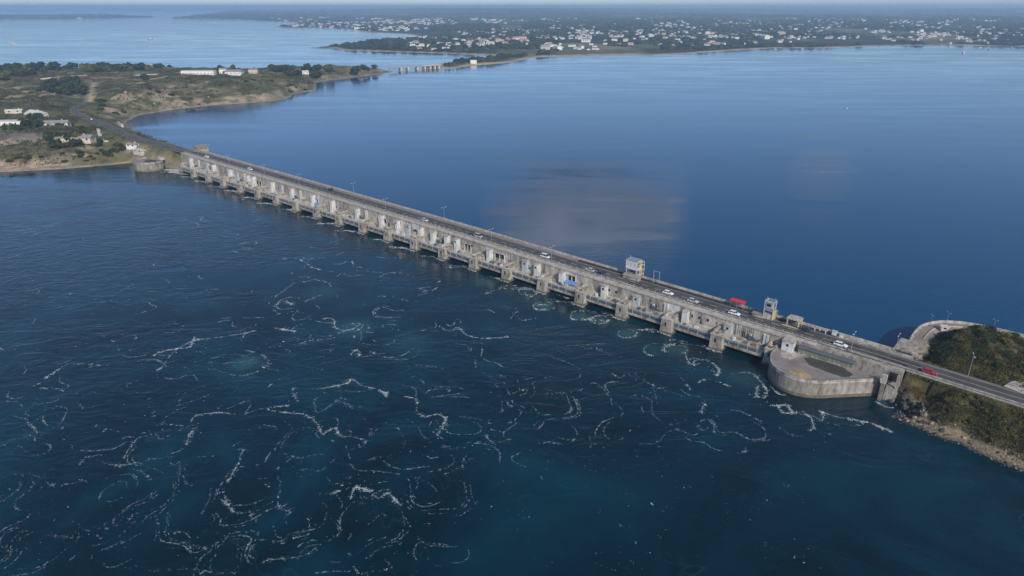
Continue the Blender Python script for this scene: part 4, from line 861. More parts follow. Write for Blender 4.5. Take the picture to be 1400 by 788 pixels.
scatter_left([(125, 191), (137, 190), (139, 200), (126, 202)], 4, 2.6, 3.6, .9, 'dark round bush right of the evergreen hedge', 'bush', 'bushes right of the hedge', .85)
scatter_left([(30, 165), (58, 162), (60, 178), (30, 178)], 9, 3, 4.5, .9, 'dark tree between the two white houses on the left shore', 'tree', 'trees between the white houses')
scatter_left([(88, 166), (115, 170), (120, 184), (90, 180), (68, 178)], 14, 2, 3.6, .7, 'green bush between the low buildings below the road curve', 'bush', 'bushes between the low buildings', .8)
scatter_left([(0, 174), (34, 174), (34, 180), (0, 181)], 9, 2.2, 3.4, .8, 'bush along the front of the long white house', 'bush', 'bushes before the long white house', .8)
scatter_left([(145, 200), (170, 196), (178, 210), (160, 214), (140, 212)], 10, 2.2, 3.6, .8, 'bush on the bank beside the far bastion', 'bush', 'bushes by the far bastion', .8)
scatter_left([(150, 206), (10, 216), (0, 226), (90, 222), (160, 216)], 16, 1.8, 3.4, .5, 'low bush on the bank above the left beach', 'bush', 'bushes above the left beach', .7)
scatter_left([(0, 112), (60, 112), (60, 145), (0, 150)], 16, 2.4, 4.5, .5, 'low bush on the heath at the left edge', 'bush', 'bushes on the left heath', .6)
scatter_left([(130, 135), (160, 135), (175, 160), (140, 162), (118, 146)], 14, 2.2, 4, .5, 'bush on the bank above the road curve', 'bush', 'bushes above the road curve', .65)
scatter_left([(200, 118), (300, 112), (380, 108), (395, 120), (330, 135), (220, 142), (195, 130)], 32, 2.2, 4.6, .45, 'low bush on the slope facing the bay', 'bush', 'bushes on the bay slope', .55)
scatter_left([(390, 112), (432, 112), (430, 122), (395, 128)], 10, 2.4, 4, .7, 'bush on the low point of the bay shore', 'bush', 'bushes on the low point', .7)
scatter_left([(475, 97), (525, 93), (530, 97), (480, 101)], 9, 4, 6, .95, 'dark tree on the tip of the headland before the bridge', 'tree', 'trees on the headland tip')
scatter_left([(198, 106), (208, 106), (208, 112), (198, 112)], 3, 4, 5, 1, 'dark tree standing alone on the brown field', 'tree', 'lone trees on the field')
scatter_left([(300, 92), (352, 88), (352, 96), (300, 102)], 12, 3, 5, .8, 'tree among the white houses on the ridge', 'tree', 'trees among the ridge houses')
# right point: bushes
def scatter_right(n, s0, s1, t0, t1, mixes, r0, r1, label, cat, group, cond=lambda s, t: True):
    k = 0; tries = 0; names = list(mixes)
    while k < n and tries < n * 40:
        tries += 1; s, t = rnd.uniform(s0, s1), rnd.uniform(t0, t1)
        d = float(sdf(np.array([s]), np.array([t]), RP)[0]); e = abs(t - wt(s) - ROADC)
        if d < 4.2 or e < 6.4 or not cond(s, t): continue
        if float(seg_dist(np.array([s]), np.array([t]), jet)[0][0]) < 5.0 and s > 50 and t > 30: continue
        mesh = rnd.choice(rnd.choices([bush_d, bush_o, bush_b], mixes)[0]); r = rnd.uniform(r0, r1)
        z = hr(s, t)
        if e < 8.5: r = min(r, 1.1)
        tree('bush', mesh, W(s, t, z - .25), r, r * rnd.uniform(.75, 1.2), label, cat, group, .02); k += 1
scatter_right(60, 58, 100, 26, 60, (.65, .22, .13), 1.3, 2.7, 'dark green bush in the dense thicket inside the curved jetty', 'bush', 'bushes in the jetty thicket', lambda s, t: t > 36)
scatter_right(55, 57, 100, 18, 40, (.3, .6, .1), .9, 2.1, 'yellow-green bush on the bank between the road and the thicket', 'bush', 'bushes between road and thicket', lambda s, t: t < 39)
scatter_right(75, 58, 104, -8, 6, (.3, .25, .45), .9, 2.0, 'olive and brown bush on the slope below the right-hand road', 'bush', 'bushes below the right-hand road')
# uncountable scrub
def scrub_mesh(name, P, n_leaf, leaf, rad, hgt, mat, seed):
    r = np.random.default_rng(seed); P = np.repeat(np.asarray(P), n_leaf, 0); n = len(P)
    off = r.normal(size=(n, 3)) * np.array([rad, rad, hgt * .5]); off[:, 2] = np.abs(off[:, 2]); p = P + off
    nm = r.normal(size=(n, 3)) * .6 + np.array([0, 0, .8]); nm /= np.linalg.norm(nm, axis=1)[:, None]
    a_ = np.cross(nm, r.normal(size=(n, 3))); a_ /= np.linalg.norm(a_, axis=1)[:, None]; b_ = np.cross(nm, a_); s = leaf * r.uniform(.5, 1.4, (n, 1))
    V = np.stack([p - a_ * s, p + b_ * s * .7, p + a_ * s, p - b_ * s * .7], 1).reshape(-1, 3)
    return npmesh(name, V, np.arange(4 * n).reshape(-1, 4), mat)
r = np.random.default_rng(3)
S = r.uniform(55, 120, 16000); T = r.uniform(-14, 64, 16000); D = sdf(S, T, RP); e = np.abs(T - np.array([wt(s) for s in S]) - ROADC); jd, _ = seg_dist(S, T, jet)
k = (D > 3.5) & (e > 5.6) & (jd > 4.4) & (fbm(S / 5, T / 5, 91, 3) > .42); S, T = S[k], T[k]; Zs = h_right(S[None], T[None])[0]
P = np.concatenate([O + S[:, None] * ES + T[:, None] * ET, Zs[:, None]], 1)
tag(obj('scrub', scrub_mesh('scrub', P[::2], 20, .15, .42, .55, M['leaf_olive'], 4)), 'rough olive grass and scrub covering the point', 'scrub', None, 'stuff')
tag(obj('dry_scrub', scrub_mesh('dry_scrub', P[1::2], 20, .15, .42, .6, M['leaf_brown'], 14)), 'dry brown scrub mixed into the green of the point', 'scrub', None, 'stuff')
Xs = r.uniform(-1000, -225, 42000); Ys = r.uniform(495, 1330, 42000); D = sdf(Xs, Ys, LP); rd, _ = seg_dist(Xs, Ys, lroadline); td, _ = seg_dist(Xs, Ys, track)
k = (D > 9) & (rd > 6.5) & (td > 3) & (fbm(Xs / 40, Ys / 40, 92, 4) > .47) & (Xs > -Ys * .83) ; Xs, Ys = Xs[k], Ys[k]
P = np.stack([Xs, Ys, h_left(Xs, Ys)], 1)
tag(obj('scrub', scrub_mesh('scrub', P, 9, .62, 1.5, 1.7, M['scrub'], 5)), 'grey-green heath scrub covering the left headland', 'scrub', None, 'stuff')

S = r.uniform(56, 118, 5200); T = r.uniform(-12, 62, 5200); D = sdf(S, T, RP); e = np.abs(T - np.array([wt(s) for s in S]) - ROADC); jd, _ = seg_dist(S, T, jet)
k = ((D > 4.6) | ((D > 1.4) & (S < 66) & (T > .5) & (T < 7))) & (e > 6.6) & (jd > 5) & (fbm(S / 4, T / 4, 95, 3) > .40); S, T = S[k], T[k]; Zs = h_right(S[None], T[None])[0]
P = np.concatenate([O + S[:, None] * ES + T[:, None] * ET, Zs[:, None]], 1); q = fbm(S / 9, T / 9, 97, 3) + .1 * (T > 18)
for nm, kk_, mt in (('dark_undergrowth', (q > .56) | (T > 36), 'leaf_dark'), ('brown_undergrowth', (q <= .56) & (T < 18), 'leaf_brown'), ('green_undergrowth', (q <= .56) & (T >= 18) & (T <= 36), 'leaf_olive')):
    tag(obj(nm, scrub_mesh(nm, P[kk_][::2], 60, .17, .62, 1.1, M[mt], 31)), 'tangled %s filling the gaps between the bushes on the point' % nm.replace('_', ' '), 'undergrowth', None, 'stuff')
# ------------------------------------------------------------------ rocks
def rock_mesh(name, mat, seed, sub=2):
    bm = bmesh.new(); bmesh.ops.create_icosphere(bm, subdivisions=sub, radius=1)
    r_ = np.random.default_rng(seed); pl = r_.normal(size=(9, 3)); pl /= np.linalg.norm(pl, axis=1)[:, None]; dd = r_.uniform(.30, .72, 9)
    for v in bm.verts:
        p = np.array(v.co)
        for q, d in zip(pl, dd):
            k = p @ q - d
            if k > 0: p = p - q * k
        p = p * (1 + .16 * (float(vnoise(p[0] * 3 + seed, p[1] * 3 + p[2] * 2, seed)) - .5)); v.co = p
    me = bpy.data.meshes.new(name); bm.to_mesh(me); bm.free(); me.materials.append(mat); return me
RK = {k: [rock_mesh('boulder', M[k], i * 7 + j) for i in range(4)] for j, k in enumerate(['rock_tan', 'rock_grey', 'rock_dark'])}
def boulder(parent, x, y, z, r, kinds, name='boulder', flat=.7):
    o_ = obj(name, rnd.choice(RK[rnd.choice(kinds)]), parent, (x, y, z)); o_.rotation_euler = (rnd.uniform(-.4, .4), rnd.uniform(-.4, .4), rnd.uniform(0, 6.3))
    o_.scale = (r * rnd.uniform(.8, 1.4), r * rnd.uniform(.7, 1.1), r * flat * rnd.uniform(.7, 1.2)); return o_
shore = [(58.5, -4.2), (62.8, -5.1), (67.2, -5.8), (71.9, -7.5), (76.3, -6.6), (82.1, -8.8), (87.3, -9.5), (92.4, -10.5), (110, -16)]
cum = np.concatenate([[0], np.cumsum([math.dist(shore[i], shore[i + 1]) for i in range(len(shore) - 1)])])
def shore_pt(q, d):
    s = float(np.interp(q, cum, [p[0] for p in shore])); t = float(np.interp(q, cum, [p[1] for p in shore])); return s + .1 * d, t + d
for k in range(230):
    q = rnd.uniform(0, cum[-1] * .82); d = rnd.uniform(-.9, 4.6); s, t = shore_pt(q, d); r_ = rnd.uniform(.2, .45) if rnd.random() < .88 else rnd.uniform(.5, .85)
    x, y, _ = W(s, t); boulder(right, x, y, max(hr(s, t), -.1) + r_ * .15, r_, ['rock_dark', 'rock_dark', 'rock_grey'] if d < .5 else ['rock_tan', 'rock_tan', 'rock_grey', 'rock_dark'])
# stones too small to pick apart
bm_v = []; bm_f = []; base = rock_mesh('pebble', M['rock_tan'], 55, 1); bv = np.array([v.co for v in base.vertices]); bf = np.array([p.vertices for p in base.polygons])
r2 = np.random.default_rng(8); VV = []; FF = []
for k in range(3200):
    s, t = shore_pt(r2.uniform(0, cum[-1]), (r2.normal(2.0, 1.5) if k < 2500 else r2.normal(-.1, .5))); x, y, _ = W(s, t); q = r2.uniform(.08, .24); a_ = r2.uniform(0, 6.3)
    R_ = np.array([[math.cos(a_), -math.sin(a_), 0], [math.sin(a_), math.cos(a_), 0], [0, 0, .8]])
    VV.append((bv * q * r2.uniform(.7, 1.3, 3)) @ R_.T + np.array([x, y, max(hr(s, t), -.05) + .02])); FF.append(bf + k * len(bv))
for nm, a_, b_, mt in (('rubble', 0, 1500, 'rock_tan'), ('grey_rubble', 1500, 2500, 'rock_grey'), ('wet_rubble', 2500, 3200, 'rock_dark')):
    F_ = np.concatenate(FF[a_:b_]) - a_ * len(bv); o_ = obj(nm, npmesh(nm, np.concatenate(VV[a_:b_]), F_, M[mt]), right); o_['kind'] = 'stuff'
for (a_, b_, z, r_, kd) in [(64.6, -2.6, 2.2, 1.6, 'rock_grey'), (65.2, -1.2, 3.8, 1.4, 'rock_grey'), (66.6, -2.4, 3.2, 1.6, 'rock_grey'), (64.0, -4.0, 1.0, 1.6, 'rock_grey'), (66.2, -3.8, 1.4, 1.5, 'rock_dark'), (68, -3.4, 2.0, 1.2, 'rock_tan'), (61.0, -4.4, .2, 1.1, 'rock_tan'), (59.4, -4.4, .1, .7, 'rock_tan'), (62.4, -4.6, .3, 1.0, 'rock_tan'), (56.2, 4.2, .8, 1.6, 'rock_dark'), (57.8, 3.6, 1.0, 1.9, 'rock_dark'), (59.6, 3.0, 1.0, 1.9, 'rock_dark'), (61.2, 2.0, 1.2, 1.9, 'rock_dark'), (62.4, .4, 1.2, 1.8, 'rock_dark'), (62.8, -1.6, 1.0, 1.7, 'rock_dark'), (58.4, 4.6, 3.2, 1.7, 'rock_dark'), (60.4, 4.0, 3.4, 1.8, 'rock_dark'), (62.4, 2.6, 3.4, 1.7, 'rock_dark'), (63.8, 1.0, 3.6, 1.5, 'rock_dark'), (57.2, 5.2, 4.6, 1.3, 'rock_dark'), (58.6, 2.2, .2, 1.0, 'rock_dark'), (60.5, .2, 0, .9, 'rock_dark'), (61.4, -1.4, .1, 1.0, 'rock_dark'), (56.0, 17.9 + 6, 6.4, 1.6, 'rock_tan'), (57.0, 26.5, 6.4, 1.5, 'rock_tan'), (56.8, 23.4, 7.2, 1.2, 'rock_grey'), (58.2, 24.4, 8.0, 1.0, 'rock_tan')]:
    x, y, _ = W(a_, b_); kd = kd if kd != 'rock_grey' or b_ < -1 else 'rock_dark'  # gully rocks are dark and wet, darkened further to carry the shade there
    for q in range(3):
        boulder(right, x + rnd.uniform(-.7, .7) * r_, y + rnd.uniform(-.7, .7) * r_, z - .5 + rnd.uniform(-.35, .45) * r_, r_ * rnd.uniform(.3, .72), [kd, kd, 'rock_dark'], 'rock_outcrop', 1.2)
# rock faces on the left headland
for (u, v, n, r0, r1, sp_) in [(22, 226, 16, 2.2, 4, 10), (70, 223, 12, 2, 3.6, 9), (105, 211, 7, 2, 3.4, 4), (118, 212, 6, 2, 3.2, 4), (92, 226, 8, 1.6, 3, 7), (165, 137, 16, 4, 8, 8), (178, 130, 10, 4, 7, 6), (222, 137, 14, 3.5, 7, 8), (240, 143, 12, 3.5, 6, 8), (280, 138, 6, 3, 5, 5), (315, 136, 6, 3, 5, 5), (345, 134, 10, 3, 6, 8), (285, 132, 4, 3, 4, 4), (365, 130, 6, 3, 5, 6), (55, 133, 6, 2, 4, 5), (30, 128, 5, 2, 4, 5), (148, 150, 7, 2, 4, 6), (415, 116, 5, 2, 4, 6)]:
    for k in range(int(n * 1.6)):
        x, y, z = on_left(u + rnd.gauss(0, sp_ * .7), v + rnd.gauss(0, sp_ * .22)); r_ = rnd.uniform(r0, r1) * .7
        if z < .2: continue
        boulder(left, x, y, z - r_ * .25, r_, ['rock_tan', 'rock_tan', 'rock_grey'], 'rock_outcrop', .62)

# ------------------------------------------------------------------ houses on the headland and the spit
def house(name, label, x, y, z, lx, ly, h_, rz, wallm='render_white', roofm='roof_grey', flat=False, wins=3, cat='house', group=None, pitch=.5):
    t_ = thing(name, label, cat, (x, y, z - .6), rz, group); h_ += .6
    MB().box(-lx / 2, lx / 2, -ly / 2, ly / 2, -1.5, h_).build('wall', M[wallm], t_)
    e = .4
    if flat: rf = MB().box(-lx / 2 - e, lx / 2 + e, -ly / 2 - e, ly / 2 + e, h_ + .003, h_ + .35).build('roof', M[roofm], t_)
    else:
        rh = ly * .5 * pitch
        rf = MB().add([(-lx / 2 - e, -ly / 2 - e, h_ + .003), (lx / 2 + e, -ly / 2 - e, h_ + .003), (lx / 2 + e, ly / 2 + e, h_ + .003), (-lx / 2 - e, ly / 2 + e, h_ + .003), (-lx / 2 - e, 0, h_ + rh), (lx / 2 + e, 0, h_ + rh)], [(0, 1, 5, 4), (2, 3, 4, 5), (0, 4, 3), (1, 2, 5), (0, 3, 2, 1)]).build('roof', M[roofm], t_)
        if lx > 7: MB().box(lx * .3 - .4, lx * .3 + .4, -.3, .3, h_ + rh * .55, h_ + rh + .9).build('chimney', M['render_cream'], rf)
    for k in range(wins):
        xx = -lx / 2 + lx * (k + .5) / wins; MB().box(xx - .7, xx + .7, -ly / 2 - .06, -ly / 2 + .05, 1.5, 2.9).build('window', M['glass'], t_)
    MB().box(lx / 2 - .05, lx / 2 + .06, -.6, .6, .6, 2.8).build('door', M['concrete_dark'], t_)
    return t_
for (u, v, lx, ly, h_, rz, wm, rm, fl, wn, lab) in [
    (14, 171, 27, 8, 3.6, .12, 'render_white', 'roof_pale', True, 6, 'long white flat-roofed house at the left edge of the photo'),
    (50, 159, 17, 14, 2.6, -.5, 'render_cream', 'roof_pale', False, 2, 'square building with a pale tilted roof below the heath'),
    (74, 172, 26, 9, 2.6, .2, 'render_white', 'roof_grey', False, 4, 'white house with a long grey roof left of the road curve'),
    (100, 192, 33, 9, 2.4, .03, 'render_cream', 'roof_grey', False, 6, 'long low grey-roofed building behind the evergreen hedge'),
    (182, 201, 9, 5, 2.2, -.3, 'render_white', 'roof_grey', False, 2, 'small white house on the bank beside the barrage road'),
    (192, 208, 12, 5, 1.8, -.55, 'render_cream', 'roof_pale', True, 2, 'low pale shed just above the far bastion'),
    (163, 172, 8, 6, 2.6, -.9, 'render_cream', 'roof_grey', False, 2, 'stone boathouse on the bay side of the headland road'),
    (20, 154, 15, 6, 2.0, .3, 'render_cream', 'roof_pale', False, 2, 'cream shed at the left edge above the long white house'),
    (272, 102, 50, 11, 5.5, .02, 'render_white', 'roof_pale', True, 9, 'long white flat-roofed building on the ridge by the brown field'),
    (306, 101, 11, 9, 7, .1, 'render_white', 'roof_grey', False, 3, 'tall white house right of the long ridge building'),
    (321, 102, 26, 12, 4, -.1, 'render_white', 'roof_grey', False, 4, 'white house with a wide grey roof on the ridge'),
    (347, 100, 14, 9, 5, .1, 'render_cream', 'roof_tile', False, 3, 'pinkish house at the right end of the ridge houses'),
    (322, 93, 14, 9, 4, .2, 'render_white', 'roof_pale', False, 3, 'pale-roofed house behind the ridge houses, left one'),
    (336, 92, 20, 9, 4, -.2, 'render_white', 'roof_pale', False, 3, 'pale-roofed house behind the ridge houses, right one'),
    (101, 89, 16, 9, 4, .1, 'render_cream', 'roof_pale', False, 3, 'beige house in a clearing on the left skyline'),
    (92, 88, 12, 8, 4, -.1, 'render_cream', 'roof_tile', False, 3, 'small brown-roofed house in a clearing on the left skyline'),
    (8, 92, 16, 9, 4, -.3, 'render_white', 'roof_pale', False, 3, 'house with a bright white roof in the top left wood'),
    (418, 101, 10, 7, 3.5, .2, 'render_white', 'roof_pale', False, 2, 'small white house at the edge of the neck grove')]:
    x, y, z = on_left(u, v); house('house', lab, x, y, z, lx, ly, h_, rz, wm, rm, fl, wn, group='houses on the left headland')
# low field walls
def field_wall(px, label):
    pts = [on_left(u, v) for u, v in px]; t_ = thing('field_wall', label, 'wall', pts[0])
    loc_ = [(p[0] - pts[0][0], p[1] - pts[0][1], p[2] - pts[0][2]) for p in pts]
    fl = path_fns(loc_)
    for i in range(len(fl) - 1): MB().sweep([(-.5, -1), (-.4, 1.6), (.4, 1.6), (.5, -1)], [fl[i], fl[i + 1]]).build('wall_run', M['roof_pale'], t_)
field_wall([(55, 109), (70, 107.5), (85, 106.5), (100, 105), (119, 104)], 'long pale wall along the top of the brown field')
field_wall([(183, 104), (205, 103), (230, 101), (250, 100)], 'pale wall running towards the long ridge building')
x, y, z = on_left(126, 183); rp = thing('slipway', 'pale concrete slip road branching towards the low buildings', 'ramp', (0, 0, 0))
pp = [on_left(u, v) for u, v in [(134, 176), (136, 183), (140, 192), (148, 193)]]; MB().sweep([(-1.3, -.5), (-1.3, .25), (1.3, .25), (1.3, -.5)], path_fns(catmull(pp, 4))).build('slab', M['roof_pale'], rp)

# ------------------------------------------------------------------ bridge to the spit
A_, B_ = np.array([-229.0, 1364.0]), np.array([-148.0, 1438.0]); dB = B_ - A_; LB = np.linalg.norm(dB); rb = math.atan2(dB[1], dB[0])
br = thing('causeway_bridge', 'low pale bridge on white piers between the headland tip and the wooded spit', 'bridge', (A_[0], A_[1], 0), rb)
MB().box(-6, LB + 8, -3.5, 3.5, 5.0, 5.9).build('deck', M['concrete'], br)
for y in (-3.4, 3.2): MB().box(-6, LB + 8, y, y + .2, 5.902, 6.9).build('parapet', M['concrete'], br)
for q in (.17, .32, .52): MB().box(LB * q - 1.5, LB * q + 1.5, -4.2, 4.2, -3, 7.6 if q < .4 else 4.99).build('pier', M['render_cream'], br)
for q in (.68, .80, .90, .99): MB().box(LB * q - 1.6, LB * q + 1.6, -4.4, 4.4, -3, 4.99).build('pier', M['render_cream'], br)
MB().box(LB * .66, LB * 1.02, -4.6, 4.6, 5.91, 7.3).build('upper_storey', M['render_cream'], br)
for q in (.74, .85, .945): MB().box(LB * q - 2.5, LB * q + 2.5, 2.5, 3.0, .3, 4.98).build('opening', M['hole'], br)
x, y = at(647, 86, 4)[:2]; house('house', 'white house standing alone on the wooded spit behind the bridge', x, y, hf(x, y), 13, 9, 7, .2, 'render_white', 'roof_pale', True, 3)
for k, (u, v) in enumerate([(596, 91), (609, 90), (614, 89.5), (619, 89), (625, 88.5), (630, 88), (634, 87.5)]):
    x, y = at(u, v, 3)[:2]; tree('tree', tr_dark[k % 5], (x, y, max(hf(x, y), .5) - .3), rnd.uniform(3.5, 6), rnd.uniform(6, 9), 'dark tree in the row on the spit left of the white house', 'tree', 'trees in the row on the spit')

# ------------------------------------------------------------------ far town
def far_house_mesh(seed):
    r_ = random.Random(seed); m_ = MB(); lx, ly, h_ = 1, r_.uniform(.6, .85), r_.uniform(.28, .5)
    m_.box(-lx / 2, lx / 2, -ly / 2, ly / 2, -.4, h_); m_.cur = 1
    rh = r_.uniform(.12, .3); m_.add([(-lx * .52, -ly * .54, h_ + .003), (lx * .52, -ly * .54, h_ + .003), (lx * .52, ly * .54, h_ + .003), (-lx * .52, ly * .54, h_ + .003), (-lx * .45, 0, h_ + rh), (lx * .45, 0, h_ + rh)], [(0, 1, 5, 4), (2, 3, 4, 5), (0, 4, 3), (1, 2, 5), (0, 3, 2, 1)])
    m_.cur = 2
    for k in range(3): m_.box(-lx * .3 + k * .25, -lx * .2 + k * .25, -ly / 2 - .01, -ly / 2 + .01, h_ * .35, h_ * .7)
    return m_
def fh(seed, wallm, roofm): return far_house_mesh(seed).mesh('house', [M[wallm], M[roofm], M['glass']])
FH = [fh(i, *c) for i, c in enumerate([('render_white', 'roof_pale'), ('render_white', 'roof_grey'), ('render_white', 'roof_slate'), ('render_cream', 'roof_tile'), ('render_white', 'roof_slate'), ('render_white', 'roof_tile'), ('render_cream', 'roof_grey')])]
clus = [  # (u0,u1,v0,v1,count,size,label)
    (560, 612, 60, 69, 16, 16, 'white house among trees on the left half of the wooded peninsula'),
    (612, 672, 53, 66, 36, 17, 'house in the village at the root of the wooded peninsula'),
    (660, 722, 52, 62, 26, 22, 'pinkish or white house in the dense village right of the peninsula'),
    (395, 470, 33, 38.5, 40, 20, 'white house in the waterfront town on the far left shore'),
    (470, 560, 32, 43, 44, 20, 'white house in the far town above the inner bay'),
    (740, 820, 61, 70, 22, 18, 'white building close to the main shore, left of centre'),
    (800, 905, 44, 62, 34, 18, 'house in the scattered suburb behind the middle shore'),
    (900, 985, 44, 66, 34, 18, 'house in the suburb right of the middle shore'),
    (985, 1045, 40, 62, 20, 18, 'house in the hillside cluster right of centre'),
    (1045, 1150, 41, 60, 12, 22, 'large pale building beside the green fields by the right shore'),
    (1200, 1235, 52, 59, 5, 15, 'white house by the right shore near the moored boats'),
    (1245, 1400, 41, 61, 46, 17, 'house in the village behind the right-hand anchorage')]
count = 0; HP = []
for (u0, u1, v0, v1, n, sz, lab) in clus:
    U = [rnd.uniform(u0, u1) for _ in range(n)]; V = [rnd.uniform(v0, v1) for _ in range(n)]
    x, y, z = at_far(U, V); d = sdf(x, y, FP)
    for k in range(n):
        if d[k] < 15: continue
        me_ = FH[rnd.choice([3, 5, 3, 0, 4]) if 'pinkish' in lab else rnd.randrange(7)]; s_ = sz * rnd.uniform(.38, .78) * (1.4 if rnd.random() < .12 else 1)
        o_ = obj('house', me_, None, (x[k], y[k], z[k]), rnd.uniform(-.6, .6) + (1.57 if rnd.random() < .25 else 0), (s_ * rnd.uniform(.9, 1.6), s_, s_)); tag(o_, lab, 'house', 'far houses: ' + lab); HP.append((x[k], y[k], s_)); count += 1
# the many farther houses
r = np.random.default_rng(12)
U = np.concatenate([r.uniform(480, 1400, 2300), r.uniform(380, 760, 450), r.uniform(365, 520, 120)]); V = np.concatenate([26 + 28 * r.random(2300) ** 1.4, r.uniform(27, 42, 450), r.uniform(24, 27, 120)])
x, y, z = at_far(U, V); k = (sdf(x, y, FP) > 30) & (fbm(U / 40, V / 4, 33, 4) > .51); x, y, z = x[k], y[k], z[k]
VV = []; FF = []; MI = []; o0 = 0
tm = [far_house_mesh(i) for i in range(4)]; 
for i in range(len(x)):
    m_ = tm[i % 4]; s_ = r.uniform(5, 11.5) * (1 + max(0, y[i] - 3500) / 9000); a_ = r.uniform(-.7, .7); v_ = np.array(m_.v) * np.array([s_ * r.uniform(.9, 1.8), s_, s_]); ca, sa = math.cos(a_), math.sin(a_)
    v_ = np.stack([v_[:, 0] * ca - v_[:, 1] * sa + x[i], v_[:, 0] * sa + v_[:, 1] * ca + y[i], v_[:, 2] + z[i]], 1)
    for f_, q in zip(m_.f, m_.mi):
        if len(f_) == 4: FF.append([j + o0 for j in f_]); MI.append(q)
        else: FF.append([f_[0] + o0, f_[1] + o0, f_[2] + o0, f_[2] + o0]) if False else None
    VV.append(v_); o0 += len(v_)
tag(obj('distant_town', npmesh('distant_town', np.concatenate(VV), FF, [M['render_white'], M['roof_grey'], M['glass']], mi=MI)), 'countless pale houses of the town fading into the distance', 'town', None, 'stuff')
# woods of the far land: one mass of crowns
bm = bmesh.new(); bmesh.ops.create_icosphere(bm, subdivisions=1, radius=1); IV = np.array([v.co for v in bm.verts]); IF = np.array([[v.index for v in f.verts] for f in bm.faces]); bm.free()
n = 24000; U = r.uniform(-30, 1430, n); V = 13.5 + 73 * r.random(n) ** 1.25
x, y, z = at_far(U, V); rr_ = np.hypot(x, y); d = np.maximum(sdf(x, y, FP), sdf(x, y, IP)); dens = fbm(x / (140 + rr_ * .03), y / (200 + rr_ * .06), 44, 4)
k = (d > 22) & (dens > .43) & (rr_ < 26000)
k &= ~((np.abs(U - 1120) < 75) & (np.abs(V - 56) < 5)) & ~((np.abs(U - 690) < 45) & (np.abs(V - 72) < 4))
for hx, hy, hs in HP: k &= ~((np.abs(x - hx) < hs * 1.0) & (y < hy + hs) & (y > hy - hs * 2.6))
x, y, z, rr_ = x[k], y[k], z[k], rr_[k]; n = len(x)
sz = r.uniform(4.5, 8.5, n) * (1 + np.maximum(0, rr_ - 2200) / 3200); hz = r.uniform(3.2, 5.6, n) * (1 + np.maximum(0, rr_ - 3500) / 9000)
jit = 1 + .35 * (r.random((n, 12, 1)) - .5)
V3 = IV[None] * jit * np.stack([sz * r.uniform(.8, 1.9, n), sz, hz], 1)[:, None, :] + np.stack([x, y, z + hz * .55], 1)[:, None, :]
F3 = (IF[None] + 12 * np.arange(n)[:, None, None]).reshape(-1, 3)
def wood_mat():
    m, nt, b = nodes('far_wood'); L = nt.links.new; g = N(nt, 'ShaderNodeNewGeometry')
    rp_ = ramp(nt, g.outputs['Random Per Island'], [(0, (0.011, 0.018, 0.009)), (.6, (0.026, 0.034, 0.015)), (1, (0.06, 0.062, 0.026))]); L(rp_.outputs[0], b.inputs['Base Color']); b.inputs['Roughness'].default_value = .95; b.inputs['Specular IOR Level'].default_value = .1; return m
tag(obj('woodland', npmesh('woodland', V3.reshape(-1, 3), F3, wood_mat())), 'dark woods and hedgerows covering the far mainland', 'woodland', None, 'stuff')

# ------------------------------------------------------------------ boats
def boat(label, u, v, L_, rz, sail=False, cabin=True):
    p = at(u, v, 0); t_ = thing('boat', label, 'boat', (p[0], p[1], 0), rz)
    st_ = [(-.5, .16, .0), (-.3, .19, 0), (.1, .18, 0), (.35, .1, .02), (.5, .01, .05)]; vs = []
    for x, h_, dz in st_: vs += [(x * L_, -h_ * L_, (.14 + dz) * L_), (x * L_, -h_ * .6 * L_, -.05 * L_), (x * L_, h_ * .6 * L_, -.05 * L_), (x * L_, h_ * L_, (.14 + dz) * L_)]
    fs = [(0, 1, 2, 3)] + [(16, 19, 18, 17)]
    for i in range(4):
        for k in range(4): fs.append((i * 4 + k, i * 4 + (k + 1) % 4, i * 4 + 4 + (k + 1) % 4, i * 4 + 4 + k))
    MB().add(vs, fs).build('hull', M['white_paint'], t_)
    if cabin:
        cb = MB().box(-.25 * L_, .12 * L_, -.11 * L_, .11 * L_, .13 * L_, .30 * L_, .03 * L_).build('cabin', M['render_white'], t_); MB().box(-.2 * L_, .1 * L_, -.115 * L_, .115 * L_, .2 * L_, .25 * L_).build('window', M['glass'], cb)
    if sail:
        MB().tube([(.05 * L_, 0, .1 * L_), (.05 * L_, 0, 1.15 * L_)], .008 * L_).build('mast', M['galv'], t_); MB().tube([(.05 * L_, 0, .25 * L_), (-.4 * L_, 0, .27 * L_)], [.02 * L_, .03 * L_]).build('boom', M['white_paint'], t_)
    else: MB().tube([(-.05 * L_, 0, .3 * L_), (-.05 * L_, 0, .5 * L_)], .012 * L_).build('mast', M['galv'], t_)
boat('motor boat with a wake on the open water behind the left wood', 205, 54, 22, 3.0)
boat('motor boat nearest the left edge on the open water', 18, 61, 20, .1)
boat('small white boat between the two motor boats on the open water', 112, 58.5, 11, .4)
boat('white ferry off the low island on the left horizon', 109, 25.8, 55, .1)
boat('white sailing boat, largest moored in the right-hand anchorage', 1317, 73, 16, 1.2, True)
boat('small white boat alone on the lagoon', 1158, 149, 4.2, .8)
for k, (u, v, lab) in enumerate([(1288, 64.5, 'left of the largest boat, close to the shore'), (1300, 65.5, 'just left above the largest boat'), (1340, 65.5, 'just right above the largest boat'), (1352, 68, 'second to the right of the largest boat'), (1382, 65.5, 'nearest the right edge'), (1060, 68, 'by the shore below the pale villa'), (1097, 67.5, 'moored by the shore left of the green field')]):
    boat('small white yacht ' + lab, u, v, 9, rnd.uniform(0, 3), True)
